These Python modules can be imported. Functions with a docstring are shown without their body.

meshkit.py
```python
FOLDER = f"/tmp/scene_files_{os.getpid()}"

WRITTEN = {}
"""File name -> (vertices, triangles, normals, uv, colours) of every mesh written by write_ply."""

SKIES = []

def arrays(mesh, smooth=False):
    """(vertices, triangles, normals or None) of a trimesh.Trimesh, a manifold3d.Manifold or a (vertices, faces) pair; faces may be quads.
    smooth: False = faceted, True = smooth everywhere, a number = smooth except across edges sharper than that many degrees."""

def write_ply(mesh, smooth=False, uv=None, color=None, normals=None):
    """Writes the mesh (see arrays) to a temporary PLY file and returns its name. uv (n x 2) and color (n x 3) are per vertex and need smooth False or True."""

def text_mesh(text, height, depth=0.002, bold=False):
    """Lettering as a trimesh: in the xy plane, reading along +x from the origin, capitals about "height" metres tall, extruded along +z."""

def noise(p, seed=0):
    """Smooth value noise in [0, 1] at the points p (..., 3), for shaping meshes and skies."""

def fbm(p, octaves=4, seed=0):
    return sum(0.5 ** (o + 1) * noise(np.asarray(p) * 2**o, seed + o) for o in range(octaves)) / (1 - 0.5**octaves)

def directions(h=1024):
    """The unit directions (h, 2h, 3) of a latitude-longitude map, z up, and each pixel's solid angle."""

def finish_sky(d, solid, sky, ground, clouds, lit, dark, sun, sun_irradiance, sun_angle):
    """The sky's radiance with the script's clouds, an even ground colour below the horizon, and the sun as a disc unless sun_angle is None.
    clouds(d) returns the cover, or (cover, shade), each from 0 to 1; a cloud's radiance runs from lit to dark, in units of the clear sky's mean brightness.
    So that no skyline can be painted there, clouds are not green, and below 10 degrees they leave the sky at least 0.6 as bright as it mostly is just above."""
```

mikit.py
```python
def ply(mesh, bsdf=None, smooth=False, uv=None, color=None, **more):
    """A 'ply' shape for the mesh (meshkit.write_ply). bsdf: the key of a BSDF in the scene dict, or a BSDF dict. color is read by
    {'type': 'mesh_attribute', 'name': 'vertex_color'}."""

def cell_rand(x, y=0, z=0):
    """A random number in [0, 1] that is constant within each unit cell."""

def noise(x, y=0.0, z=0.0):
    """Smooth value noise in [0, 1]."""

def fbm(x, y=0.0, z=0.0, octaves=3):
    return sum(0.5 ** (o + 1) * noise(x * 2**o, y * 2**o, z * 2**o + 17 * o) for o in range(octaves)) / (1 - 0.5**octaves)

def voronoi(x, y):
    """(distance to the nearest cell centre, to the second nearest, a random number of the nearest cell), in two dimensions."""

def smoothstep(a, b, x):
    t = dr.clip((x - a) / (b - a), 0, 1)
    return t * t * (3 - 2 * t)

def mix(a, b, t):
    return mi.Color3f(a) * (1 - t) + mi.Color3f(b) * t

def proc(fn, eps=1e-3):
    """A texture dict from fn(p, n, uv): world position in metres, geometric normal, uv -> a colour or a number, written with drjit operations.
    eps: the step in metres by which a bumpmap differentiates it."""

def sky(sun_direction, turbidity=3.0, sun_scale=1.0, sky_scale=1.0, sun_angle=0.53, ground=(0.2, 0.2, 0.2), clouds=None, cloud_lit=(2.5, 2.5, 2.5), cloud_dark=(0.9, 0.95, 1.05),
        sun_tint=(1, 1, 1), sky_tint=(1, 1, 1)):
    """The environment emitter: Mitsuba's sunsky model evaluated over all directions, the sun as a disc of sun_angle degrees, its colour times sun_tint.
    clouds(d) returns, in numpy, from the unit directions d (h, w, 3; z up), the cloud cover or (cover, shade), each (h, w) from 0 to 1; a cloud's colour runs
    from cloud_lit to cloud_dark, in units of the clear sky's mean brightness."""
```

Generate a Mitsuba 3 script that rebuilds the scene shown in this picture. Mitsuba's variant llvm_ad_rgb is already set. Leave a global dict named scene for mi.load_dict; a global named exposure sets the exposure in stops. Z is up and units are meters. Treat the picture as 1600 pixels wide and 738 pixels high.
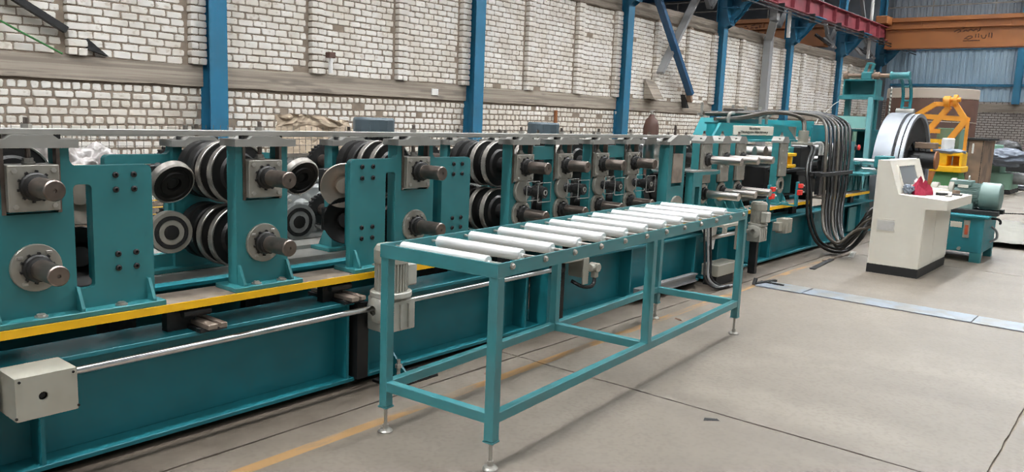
import math, random
import numpy as np, trimesh, mitsuba as mi, drjit as dr
import mikit, meshkit
from mikit import proc, noise, fbm, voronoi, smoothstep, mix, cell_rand
from shapely.geometry import Polygon, box as sbox, Point
from shapely.ops import unary_union

T = mi.ScalarTransform4f
rng = random.Random(7)
nrng = np.random.default_rng(7)
scene = {'type': 'scene'}
labels = {}

# ------------------------------------------------------------------ camera
# world: x along the roll forming line (away to the right), y towards the brick wall, z up
scene['camera'] = {
    'type': 'perspective', 'fov': 65.49, 'fov_axis': 'x', 'near_clip': 0.05, 'far_clip': 300.0,
    'to_world': T().look_at(origin=[0, 0, 1.6], target=[0.763, 0.628, 1.6 - 0.151], up=[0.0911, 0.1260, 0.9878]),
}
exposure = 0.54

# ------------------------------------------------------------------ light: translucent skylight sheets in the hall roof (lit by the day outside)
ROOF = 10.5
def skylight(key, x0, x1, y0, y1, rad, z=ROOF - 0.03):
    m = trimesh.Trimesh([[x0, y0, z], [x1, y0, z], [x1, y1, z], [x0, y1, z]], [[0, 2, 1], [0, 3, 2]], process=False)
    scene[key] = mikit.ply(m, {'type': 'diffuse', 'reflectance': {'type': 'rgb', 'value': [.6, .6, .6]}},
                           emitter={'type': 'area', 'radiance': {'type': 'rgb', 'value': rad}})
    labels[key] = {'label': 'translucent roof sheet lit by daylight', 'kind': 'structure'}
DAY = [5.8, 5.95, 6.0]
skylight('window_1', -9, 44, 2.3, 2.95, [v * 7.6 for v in DAY])
for i, xs in enumerate((-6, -1, 4, 9, 14, 19, 24, 29, 34, 39)):
    skylight(f'window_{i + 2}', xs + .7, xs + 1.15, 4.6, 11.0, [v * 3.2 for v in DAY])
    skylight(f'window_{i + 12}', xs, xs + 1.1, -11.0, 0.6, [v * .85 for v in DAY])
for i, xs in enumerate((6, 18, 30)):
    skylight(f'window_{i + 22}', xs, xs + 1.5, 15, 25, DAY, ROOF - .95)

# ------------------------------------------------------------------ materials
def lin(r, g, b):
    return [((c / 255) / 12.92 if c <= 10 else (((c / 255) + .055) / 1.055) ** 2.4) for c in (r, g, b)]

def mat(key, rgb, rough=.5, metal=0.0, spec=.5, vary=0.0, scale=4.0, alt=None, coat=0.0):
    """A principled surface; vary mixes in the colour alt by a patchy noise of the given scale."""
    key += '_finish'
    c = lin(*rgb)
    if vary:
        a = lin(*alt) if alt else [v * .6 for v in c]
        tex = proc(lambda p, n, uv: mix(c, a, vary * smoothstep(.35, .75, fbm(p.x * scale, p.y * scale, p.z * scale))))
    else:
        tex = {'type': 'rgb', 'value': c}
    scene[key] = {'type': 'twosided', 'bsdf': {'type': 'principled', 'base_color': tex, 'roughness': rough, 'metallic': metal,
                                                'specular': spec, 'clearcoat': coat}}
    return key

TEAL = mat('paint_teal', (44, 112, 115), .42, vary=.35, scale=5, alt=(44, 100, 103))
TEAL_DARK = mat('paint_teal_dark', (24, 108, 117), .45, vary=.5, scale=4, alt=(30, 92, 98))
TEAL_PALE = mat('paint_teal_pale', (56, 122, 126), .3, vary=.5, scale=5, alt=(74, 112, 114))
TEAL_LIT = mat('paint_teal_lit', (150, 206, 198), .5)  # teal of the decoiler apron with overhead light put into its colour
AQUA = mat('paint_aqua', (28, 130, 136), .4)
BLUE = mat('paint_blue', (36, 98, 128), .45, vary=.5, scale=2.5, alt=(44, 92, 114))
BLUE_DEEP = mat('paint_blue_deep', (20, 66, 100), .5)
YELLOW = mat('paint_yellow', (236, 180, 14), .5, vary=.3, scale=9, alt=(205, 155, 25))
ORANGE = mat('paint_orange', (224, 152, 48), .5, vary=.4, scale=2, alt=(200, 128, 44))
ORANGE_CRANE = mat('paint_crane', (142, 88, 46), .5, vary=.6, scale=1.2, alt=(120, 74, 44))
RED = mat('paint_red', (124, 50, 58), .6, vary=.6, scale=2, alt=(88, 44, 50))
RED_BRIGHT = mat('paint_red_bright', (215, 50, 40), .45)
GREEN = mat('paint_green', (58, 112, 60), .5)
GREEN_GREY = mat('paint_green_grey', (104, 136, 118), .5)
MOTOR_GREY = mat('motor_grey', (178, 176, 166), .5, vary=.4, scale=12, alt=(140, 136, 126))
MOTOR_GREEN = mat('motor_green', (104, 128, 122), .45)
CAP_GREY = mat('cap_grey', (70, 82, 88), .45)
CAST = mat('cast_iron_grey', (124, 126, 124), .45, vary=.5, scale=8, alt=(92, 92, 90))
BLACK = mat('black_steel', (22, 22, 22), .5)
RUBBER = mat('black_rubber', (24, 23, 22), .42)
RUBBER_OLD = mat('old_rubber', (70, 64, 56), .5)
PLATE = mat('zinc_plate', (150, 146, 136), .42, metal=.35, vary=.5, scale=14, alt=(120, 114, 104))
DISH = mat('turned_steel', (196, 180, 166), .4, metal=.5)
RAIL = mat('mill_steel', (158, 156, 150), .4, metal=.4, vary=.4, scale=8, alt=(135, 130, 122))
BED = mat('bed_steel', (150, 136, 124), .5, metal=.3, vary=.7, scale=9, alt=(110, 96, 84))
SHAFT = mat('oiled_shaft', (124, 113, 105), .28, metal=.85, vary=.6, scale=16, alt=(78, 69, 63))
SHAFT_BRIGHT = mat('bright_shaft', (188, 180, 174), .25, metal=.95)
ROLL = mat('roll_rim_lit', (172, 166, 158), .36, metal=.8, vary=.6, scale=22, alt=(126, 120, 113))  # roll rims: same steel as the faces, skylight glare put into the colour
ROLL_DARK = mat('dark_and_shaded_steel', (44, 43, 42), .4, metal=.6)  # roll faces with their dark reflection painted in; also plain dark collars, knobs
CHROME = mat('chrome', (214, 212, 210), .16, metal=1.0)
ZINC_ROLLER = mat('zinc_roller', (242, 241, 238), .34, metal=.3)
STRIP = mat('strip_steel', (176, 180, 186), .4, metal=.75, vary=.6, scale=3, alt=(148, 152, 160))
BOLT = mat('bolt_steel', (170, 166, 158), .35, metal=.6)
CREAM = mat('cream_enamel', (228, 222, 208), .45)
BOX_GREY = mat('box_grey', (158, 155, 143), .5, vary=.5, scale=10, alt=(150, 144, 130))
WHITE = mat('white_paint', (232, 230, 226), .5)
CONCRETE = mat('raw_concrete_plain', (150, 141, 130), .85, vary=.8, scale=3, alt=(122, 114, 105))
def board_marked(p, n, uv):
    c = mix(lin(158, 148, 136), lin(132, 122, 111), smoothstep(.3, .7, fbm(p.x * .8, p.y, p.z * 26, octaves=4)))
    return mix(c, lin(112, 104, 96), .7 * smoothstep(.55, .8, fbm(p.x * 2, p.y, p.z * 9 + 4, octaves=4)))
scene['raw_concrete'] = {'type': 'twosided', 'bsdf': {'type': 'diffuse', 'reflectance': proc(board_marked)}}
CONCRETE = 'raw_concrete'
BROWN = mat('brown_paint', (84, 58, 48), .6, vary=.5, scale=1.5, alt=(66, 48, 42))
BEIGE = mat('beige_paint', (176, 162, 148), .6)
RUSTY = mat('rusty_sheet', (128, 104, 84), .6, vary=.8, scale=3, alt=(92, 78, 68))
CANVAS = mat('canvas', (154, 138, 118), .85, vary=.5, scale=6, alt=(132, 116, 98))
PLASTIC = mat('clear_wrap', (176, 170, 166), .2, vary=.8, scale=22, alt=(132, 126, 122))
GREY_TARP = mat('grey_tarp', (104, 112, 124), .55)
WHITE_TARP = mat('white_tarp', (132, 130, 122), .8)
CLOTH_RED = mat('red_cloth', (138, 26, 50), .9)
CLOTH_WHITE = mat('white_cloth', (224, 214, 212), .8)
SCREEN = mat('screen_glass', (120, 122, 120), .15)
PAPER = mat('sign_white', (226, 222, 208), .5)
INK = mat('ink_dark', (70, 70, 62), .7)
INK_CRANE = mat('ink_crane', (70, 38, 30), .7)
COVER = mat('cover_plate', (118, 126, 134), .5, metal=.3, vary=.8, scale=7, alt=(118, 116, 110))
GREY_PIPE = mat('grey_pipe', (132, 132, 132), .5)
WIRE = mat('wire_steel', (96, 90, 82), .5)
ROOF_SHEET = mat('roof_sheet', (120, 124, 128), .6)
GLASS_RED = mat('gauge_red', (190, 90, 60), .3)

def paint_floor(p, n, uv):
    c = mix(lin(110, 102, 92), lin(100, 92, 82), smoothstep(.25, .75, fbm(p.x * .7, p.y * .7, 3.0, octaves=4)))
    c = mix(c, lin(122, 114, 103), .5 * smoothstep(.5, .85, fbm(p.x * 1.6 + 9, p.y * 1.6, 1.0, octaves=5)))
    c = mix(c, lin(88, 80, 72), .35 * smoothstep(.5, .85, fbm(p.x * 2.0 + 31, p.y * 1.0 + 5, 7.0, octaves=5)))
    c = mix(c, lin(86, 78, 70), .22 * smoothstep(.4, .9, noise(p.x * 60, p.y * 60, 2.0)))
    # oil and dirt trodden in along the machine, its shade painted in too
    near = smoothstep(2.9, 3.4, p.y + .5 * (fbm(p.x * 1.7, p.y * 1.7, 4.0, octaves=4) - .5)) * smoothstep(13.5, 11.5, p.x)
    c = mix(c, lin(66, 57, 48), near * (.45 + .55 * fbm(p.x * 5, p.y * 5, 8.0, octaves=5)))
    # worn orange line
    ly = p.y - (2.985 + .0185 * (p.x - 1.9))
    worn = smoothstep(.36, .62, fbm(p.x * 4 + 40, p.y * 18, 5.0, octaves=5) + .12 * smoothstep(3.4, 1.8, p.x))
    on = smoothstep(.042, .03, dr.abs(ly)) * smoothstep(10.5, 8.5, p.x)
    return mix(c, lin(150, 110, 54), on * (.14 + .5 * worn))

def floor_bump(p, n, uv):
    return fbm(p.x * 7, p.y * 7, 0.0) * .6 + noise(p.x * 60, p.y * 60) * .25

scene['floor_paint'] = {'type': 'twosided', 'bsdf': {'type': 'bumpmap', 'arbitrary': {**proc(floor_bump, .004)}, 'scale': .0025,
    'bsdf': {'type': 'principled', 'base_color': proc(paint_floor), 'roughness': .55, 'specular': .4}}}

def brick_paint(p, n, uv):
    c = mix(lin(231, 227, 220), lin(217, 210, 199), smoothstep(.3, .7, fbm(p.x * 2.2, p.y, p.z * 2.2)))
    c = mix(c, lin(186, 172, 156), .6 * smoothstep(.62, .8, fbm(p.x * 14, p.y * 5, p.z * 14)))
    return mix(c, lin(168, 152, 136), .45 * smoothstep(.64, .85, fbm(p.x * .8 + 3, p.y, p.z * 1.5, octaves=4)))

scene['brick_white'] = {'type': 'twosided', 'bsdf': {'type': 'diffuse', 'reflectance': proc(brick_paint)}}
def mortar_paint(p, n, uv):
    return mix(lin(144, 131, 117), lin(118, 106, 94), fbm(p.x * 9, p.y * 9, p.z * 9))
scene['mortar'] = {'type': 'twosided', 'bsdf': {'type': 'diffuse', 'reflectance': proc(mortar_paint)}}

def far_brick(p, n, uv):
    """White brickwork of the far gable, too distant to show single bricks."""
    v = p.z / .115
    u = p.y / .26 + .5 * (dr.floor(v) - 2 * dr.floor(dr.floor(v) / 2))
    fu, fv = u - dr.floor(u), v - dr.floor(v)
    m = smoothstep(.04, .08, fu) * smoothstep(.96, .92, fu) * smoothstep(.1, .18, fv) * smoothstep(.92, .84, fv)
    b = mix(lin(168, 160, 154), lin(122, 114, 110), cell_rand(dr.floor(u), dr.floor(v)) * smoothstep(.3, .8, fbm(p.y * .8, p.z * .8)))
    return mix(lin(92, 84, 80), b, m)
scene['far_brickwork'] = {'type': 'twosided', 'bsdf': {'type': 'diffuse', 'reflectance': proc(far_brick)}}
SHEET = mat('blue_sheet', (166, 188, 204), .5, vary=.4, scale=.8, alt=(142, 170, 190))
SHEET_GREY = mat('grey_sheet', (138, 144, 150), .6, vary=.5, scale=.8, alt=(112, 118, 124))

# ------------------------------------------------------------------ mesh helpers
def join(*ms):
    flat = []
    for m in ms:
        flat += m if isinstance(m, (list, tuple)) else [m]
    return flat[0] if len(flat) == 1 else trimesh.util.concatenate(flat)

def bx(x0, x1, y0, y1, z0, z1, c=0.0):
    """A box, its edges chamfered by c."""
    x0, x1 = min(x0, x1), max(x0, x1); y0, y1 = min(y0, y1), max(y0, y1); z0, z1 = min(z0, z1), max(z0, z1)
    if c <= 0:
        m = trimesh.creation.box(extents=(x1 - x0, y1 - y0, z1 - z0))
        m.apply_translation(((x0 + x1) / 2, (y0 + y1) / 2, (z0 + z1) / 2))
        return m
    pts = []
    for X, sx in ((x0, 1), (x1, -1)):
        for Y, sy in ((y0, 1), (y1, -1)):
            for Z, sz in ((z0, 1), (z1, -1)):
                pts += [(X, Y + sy * c, Z + sz * c), (X + sx * c, Y, Z + sz * c), (X + sx * c, Y + sy * c, Z)]
    return trimesh.convex.convex_hull(np.array(pts))

def _fix(m):
    if m.volume < 0:
        m.invert()
    return m

def xz(poly, y0, y1):
    """A polygon drawn in (x, z), given a thickness in y."""
    m = trimesh.creation.extrude_polygon(poly, y1 - y0, engine='earcut')
    v = m.vertices
    return _fix(trimesh.Trimesh(np.c_[v[:, 0], y0 + v[:, 2], v[:, 1]], m.faces, process=False))

def yz(poly, x0, x1):
    m = trimesh.creation.extrude_polygon(poly, x1 - x0, engine='earcut')
    v = m.vertices
    return _fix(trimesh.Trimesh(np.c_[x0 + v[:, 2], v[:, 0], v[:, 1]], m.faces, process=False))

def xy(poly, z0, z1):
    m = trimesh.creation.extrude_polygon(poly, z1 - z0, engine='earcut')
    m.apply_translation((0, 0, z0))
    return m

def frame_of(d):
    d = np.asarray(d, float); d = d / np.linalg.norm(d)
    a = np.cross(d, (0, 0, 1.0) if abs(d[2]) < .9 else (1.0, 0, 0)); a /= np.linalg.norm(a)
    return d, a, np.cross(d, a)

def lathe(prof, o=(0, 0, 0), d=(0, 0, 1), n=24):
    """A profile of (radius, height) turned about the axis d through o."""
    d, a, b = frame_of(d)
    t = np.arange(n) * 2 * math.pi / n
    ring = np.cos(t)[:, None] * a + np.sin(t)[:, None] * b
    v = np.vstack([np.asarray(o) + r * ring + h * d for r, h in prof])
    f = []
    for i in range(len(prof) - 1):
        for j in range(n):
            k = (j + 1) % n
            p, q, r, s = i * n + j, i * n + k, (i + 1) * n + k, (i + 1) * n + j
            if prof[i][0] > 1e-9: f.append((p, q, r))
            if prof[i + 1][0] > 1e-9: f.append((p, r, s))
    return _fix(trimesh.Trimesh(v, f, process=False))

def cy(p0, p1, r, n=20, c=0.0, r1=None):
    p0, p1 = np.asarray(p0, float), np.asarray(p1, float)
    L = np.linalg.norm(p1 - p0); r1 = r if r1 is None else r1
    prof = [(0, 0), (r - c, 0)] + ([(r, c), (r1, L - c)] if c else []) + [(r1 - c, L), (0, L)] if c else [(0, 0), (r, 0), (r1, L), (0, L)]
    return lathe(prof, p0, p1 - p0, n)

def ycyl(x, z, y0, y1, r, n=20, c=0.0):
    return cy((x, y0, z), (x, y1, z), r, n, c)

def spline(pts, k=8):
    """Catmull-Rom through the points."""
    P = np.asarray(pts, float)
    P = np.vstack([2 * P[0] - P[1], P, 2 * P[-1] - P[-2]])
    out = []
    for i in range(1, len(P) - 2):
        for t in np.arange(k) / k:
            out.append(.5 * (2 * P[i] + (P[i + 1] - P[i - 1]) * t + (2 * P[i - 1] - 5 * P[i] + 4 * P[i + 1] - P[i + 2]) * t * t
                             + (3 * P[i] - P[i - 1] - 3 * P[i + 1] + P[i + 2]) * t ** 3))
    out.append(P[-2])
    return np.array(out)

def tube(pts, r, n=8, smooth=0):
    p = spline(pts, smooth) if smooth else np.asarray(pts, float)
    t = np.gradient(p, axis=0); t /= np.linalg.norm(t, axis=1, keepdims=True) + 1e-12
    _, a, _ = frame_of(t[0])
    ring, ang = [], np.arange(n) * 2 * math.pi / n
    for i in range(len(p)):
        a = a - t[i] * (a @ t[i]); a /= np.linalg.norm(a)
        b = np.cross(t[i], a)
        ring.append(p[i] + r * (np.cos(ang)[:, None] * a + np.sin(ang)[:, None] * b))
    v = np.vstack(ring + [p[:1], p[-1:]])
    f, m = [], len(p)
    for i in range(m - 1):
        for j in range(n):
            k = (j + 1) % n
            f += [(i * n + j, i * n + k, (i + 1) * n + k), (i * n + j, (i + 1) * n + k, (i + 1) * n + j)]
    for j in range(n):
        k = (j + 1) % n
        f += [(m * n, k, j), (m * n + 1, (m - 1) * n + j, (m - 1) * n + k)]
    return _fix(trimesh.Trimesh(v, f, process=False))

def bar(p0, p1, w, h, up=(0, 0, 1)):
    """A rectangular bar from p0 to p1: w across, h along up."""
    p0, p1 = np.asarray(p0, float), np.asarray(p1, float)
    d = p1 - p0; L = np.linalg.norm(d); d /= L
    s = np.cross(d, up); s /= np.linalg.norm(s); u = np.cross(s, d)
    v = [p + sx * s * w / 2 + su * u * h / 2 for p in (p0, p1) for sx, su in ((-1, -1), (1, -1), (1, 1), (-1, 1))]
    return _fix(trimesh.Trimesh(v, [(0, 1, 2), (0, 2, 3), (4, 6, 5), (4, 7, 6), (0, 4, 5), (0, 5, 1), (1, 5, 6), (1, 6, 2), (2, 6, 7), (2, 7, 3), (3, 7, 4), (3, 4, 0)], process=False))

def hexnut(o, d, r, h):
    return cy(o, np.asarray(o, float) + np.asarray(d, float) * h, r, 6)

def rounded(x0, x1, z0, z1, r):
    return sbox(x0 + r, z0 + r, x1 - r, z1 - r).buffer(r, quad_segs=4)

def ell(o, a, b, c, n=2, rough=0.0, seed=0):
    m = trimesh.creation.icosphere(subdivisions=n)
    v = m.vertices * (a, b, c)
    if rough:
        v = v * (1 + rough * (2 * meshkit.fbm(m.vertices * 2.5 + 7 * seed, 3, seed) - 1))[:, None]
    m.vertices = v + np.asarray(o)
    return m

def drape(nx, ny, f):
    """A closed thin sheet over the unit square; f(u, v) gives the upper surface points."""
    u, v = np.meshgrid(np.linspace(0, 1, nx), np.linspace(0, 1, ny), indexing='ij')
    P = f(u.ravel(), v.ravel())
    i, j = np.meshgrid(np.arange(nx - 1), np.arange(ny - 1), indexing='ij')
    a = (i * ny + j).ravel()
    q = np.c_[a, a + ny, a + ny + 1, a + 1]
    F = np.vstack([q[:, [0, 1, 2]], q[:, [0, 2, 3]]])
    return trimesh.Trimesh(P, F, process=False)

# ------------------------------------------------------------------ naming helpers
count = {}
def numbered(base):
    n = count.get(base, 0); count[base] = n + 1
    return base if n == 0 else f'{base}_{n:03d}'

def thing(name, label, cat, group=None):
    k = numbered(name)
    labels[k] = {'label': label, 'category': cat}
    if group: labels[k]['group'] = group
    return k

def part(parent, name, mesh, m, smooth=35, label=None, kind=None):
    k = numbered(f'{parent}__{name}')
    scene[k] = mikit.ply(join(mesh) if isinstance(mesh, (list, tuple)) else mesh, m, smooth)
    if label or kind:
        labels[k] = {}
        if label: labels[k]['label'] = label
        if kind: labels[k]['kind'] = kind
    return k

def single(name, mesh, m, label, cat, group=None, smooth=35):
    k = thing(name, label, cat, group)
    scene[k] = mikit.ply(join(mesh) if isinstance(mesh, (list, tuple)) else mesh, m, smooth)
    return k

def struct(name, mesh, m, smooth=False, label=None):
    scene[name] = mikit.ply(join(mesh) if isinstance(mesh, (list, tuple)) else mesh, m, smooth)
    labels[name] = {'kind': 'structure'}
    if label: labels[name]['label'] = label
    return name

# ================================================================== THE HALL
COLS = [0.8, 6.83, 12.9, 18.9, 24.7, 30.5, 36.3, 42.2]
WALL = 12.0
# ---- floor: concrete slabs with open joints
struct('floor', bx(-10, 46, -14, 30, -.3, -.014), 'raw_concrete', label='grey concrete floor cast in slabs')
def wavy_slab(x0, x1, y0, y1, g=.006):
    def side(a, b, lo, hi, fixed, axis):
        n = max(2, int((hi - lo) / .12))
        return [(fixed + nrng.uniform(-.004, .004), lo + (hi - lo) * t) if axis else (lo + (hi - lo) * t, fixed + nrng.uniform(-.004, .004)) for t in np.linspace(0, 1, n)]
    x0, x1, y0, y1 = x0 + g, x1 - g, y0 + g, y1 - g
    pts = side(0, 0, x0, x1, y0, 0) + side(0, 0, y0, y1, x1, 1)[1:] + side(0, 0, x0, x1, y1, 0)[::-1][1:] + side(0, 0, y0, y1, x0, 1)[::-1][1:-1]
    return xy(Polygon(pts).buffer(0), -.014, 0)
for xa, xb in zip([-10, -2, 4.02, 10.6, 17, 24, 31, 38], [-2, 4.02, 10.6, 17, 24, 31, 38, 46]):
    for ya, yb in zip([-14, -6, .5, 3.22, 12], [-6, .5, 3.22, 12, 30]):
        part('floor', 'slab', wavy_slab(xa, xb, ya, yb), 'floor_paint', False)
# ---- steel cover plates of the cable duct
for i, (ya, yb) in enumerate([(2.61, 3.07), (1.165, 2.6), (-.4, 1.155), (-2.0, -.41)]):
    jx = (0, .012, .0, .01)[i]
    single('cover_plate', xy(Polygon([(7.57 + jx, ya), (7.9 + jx, ya), (7.9 + jx, yb), (7.57 + jx, yb)]), .001, .009), COVER,
           ['short scuffed steel cover plate on the floor nearest the machine', 'long scuffed steel cover plate in the middle of the floor duct',
            'steel cover plate on the floor reaching the edge of the photo', 'steel cover plate on the floor beyond the others'][i], 'cover plate', 'cover plates over the floor duct', False)

# ---- brick wall behind the machine
def brick_mesh(x, z, L, h, yb, d):
    """One rough brick: its back at yb, its worn front d towards -y."""
    k = min(L, h)
    def pt(px, pz): return (px + nrng.uniform(-.006, .006), pz + nrng.uniform(-.005, .005))
    c = [nrng.uniform(.05, .22) * k for _ in range(4)]
    a, b = L / 2, h / 2
    out = np.array([pt(-a + c[0], -b), pt(a - c[1], -b), pt(a, -b + c[1]), pt(a, b - c[2]), pt(a - c[2], b), pt(-a + c[3], b), pt(-a, b - c[3]), pt(-a, -b + c[0])])
    inn = out * [1 - .012 / L, 1 - .012 / h]
    tilt = nrng.uniform(-.02, .02, 2)
    def ring(q, dd): return np.c_[q[:, 0] + x, yb - dd + (q @ tilt if dd else np.zeros(len(q))), q[:, 1] + z]
    v = np.vstack([ring(out, 0), ring(out, d - .006), ring(inn, d)])
    f = []
    for s in (0, 8):
        for j in range(8):
            k2 = (j + 1) % 8
            f += [(s + j, s + k2, s + 8 + k2), (s + j, s + 8 + k2, s + 8 + j)]
    f += [(16, 16 + j, 17 + j) for j in range(1, 7)]
    return trimesh.Trimesh(v, f, process=False)

ring_beams = []
bricks = []                                            # (x, z, length, height, back y, depth)
backs = []
pilasters = []
for a, b in zip(COLS[:-1], COLS[1:]):
    third = (b - a) / 3
    pil = [a + third, a + 2 * third, b - .22]
    backs += [bx(a, b, WALL, WALL + .25, 0, 4.5)]
    for p in pil:
        pilasters.append((p - .14, p + .14))
        backs.append(bx(p - .105, p + .105, WALL - .085, WALL + .01, 2.19, 4.46))
    edges = [a + .16] + [e for p in pil for e in (p - .14, p + .14)] + [b - .05]
    gaps = {p - .14: p - .185 for p in pil}
    z, row = 2.18, 0
    while z < 4.38:
        h = .094 + nrng.uniform(-.006, .006)
        for s in range(0, len(edges) - 1):
            lo, hi = edges[s], edges[s + 1]
            if s % 2:                                    # the pilaster itself: one stretcher or two headers
                if row % 2: bricks.append(((lo + hi) / 2, z + h / 2, hi - lo - .02, h, WALL, .112))
                else:
                    for q in (.27, .75): bricks.append((lo + (hi - lo) * q, z + h / 2, .118, h, WALL, .112))
                continue
            x = lo + (0 if row % 2 else -.13)
            while x < gaps.get(hi, hi) - .03:
                L = .238 + nrng.uniform(-.02, .012)
                x0, x1 = max(x, lo + .004), min(x + L, gaps.get(hi, hi) - .004)
                rough = z < 2.25 and nrng.random() < .1 or nrng.random() < .012
                if x1 - x0 > .05 and not rough:
                    bricks.append(((x0 + x1) / 2, z + h / 2 + .01 * math.sin(x * 1.7), x1 - x0, h, WALL, nrng.uniform(.012, .021)))
                x += L + nrng.uniform(.014, .032)
        z += h + .02; row += 1
    z, row = .05, 0
    while z < 1.78:                                      # below the beam: courses of headers and stretchers in turn
        h = .092 + nrng.uniform(-.005, .005)
        x = a + .17
        while x < b - .1:
            L = (.235 if row % 2 else .108) + nrng.uniform(-.014, .014)
            if x + L < b - .02 and nrng.random() > .03:
                bricks.append((x + L / 2, z + h / 2 + .006 * math.sin(x * 1.3), L, h, WALL, nrng.uniform(.012, .021)))
            x += L + nrng.uniform(.026, .048)
        z += h + .027; row += 1
    ring_beams.append((a + .13, b - .13))
struct('wall_back', backs, 'mortar', label='white brick wall between blue columns with raw concrete beams')
def brick_rank(b):
    seen = b[0] > 3.85 and b[1] > 1.2 and b[1] < 2.38 + .125 * b[0]
    return b[0] ** 2 + 100 + (0 if seen else 1e6) - 30 * b[2]
bricks.sort(key=brick_rank)
for b in bricks[:300]:
    part('wall_back', 'brick', brick_mesh(*b), 'brick_white', False)
part('wall_back', 'brickwork', [brick_mesh(*b) for b in bricks[300:]], 'brick_white', False, kind='stuff')
for i, (a, b) in enumerate(ring_beams):
    def beam(z0, z1, y0):
        n = int((b - a) / .25)
        xs = np.linspace(a, b, n)
        top = [(x, z1 + nrng.uniform(-.02, .01)) for x in xs[::-1]]
        bot = [(x, z0 + nrng.uniform(-.008, .008)) for x in xs]
        return xz(Polygon(bot + top).buffer(0), y0, WALL + .2)
    part('wall_back', 'ring_beam', beam(1.845, 2.175, WALL - .05), CONCRETE, False)
    part('wall_back', 'top_beam', beam(4.45, 4.82, WALL - .06), CONCRETE, False)
# concrete haunch and chips at the foot of a pilaster
part('wall_back', 'haunch', yz(Polygon([(11.6, 2.2), (11.95, 2.2), (11.95, 2.75)]), 20.2, 20.75), CONCRETE, False)
part('wall_back', 'tie_block', bx(11.72, 11.9, WALL - .075, WALL, 1.93, 2.06), WHITE, False, label='small white tie block set in the beam')
part('wall_back', 'pipe_stub', cy((9.08, 11.83, 2.2), (9.08, 11.83, 2.47), .04), WHITE, label='white pipe stub')
part('wall_back', 'pipe_cap', bx(9.02, 9.15, 11.78, 11.9, 2.47, 2.57), BROWN, False, label='dull brown cap')

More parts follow.
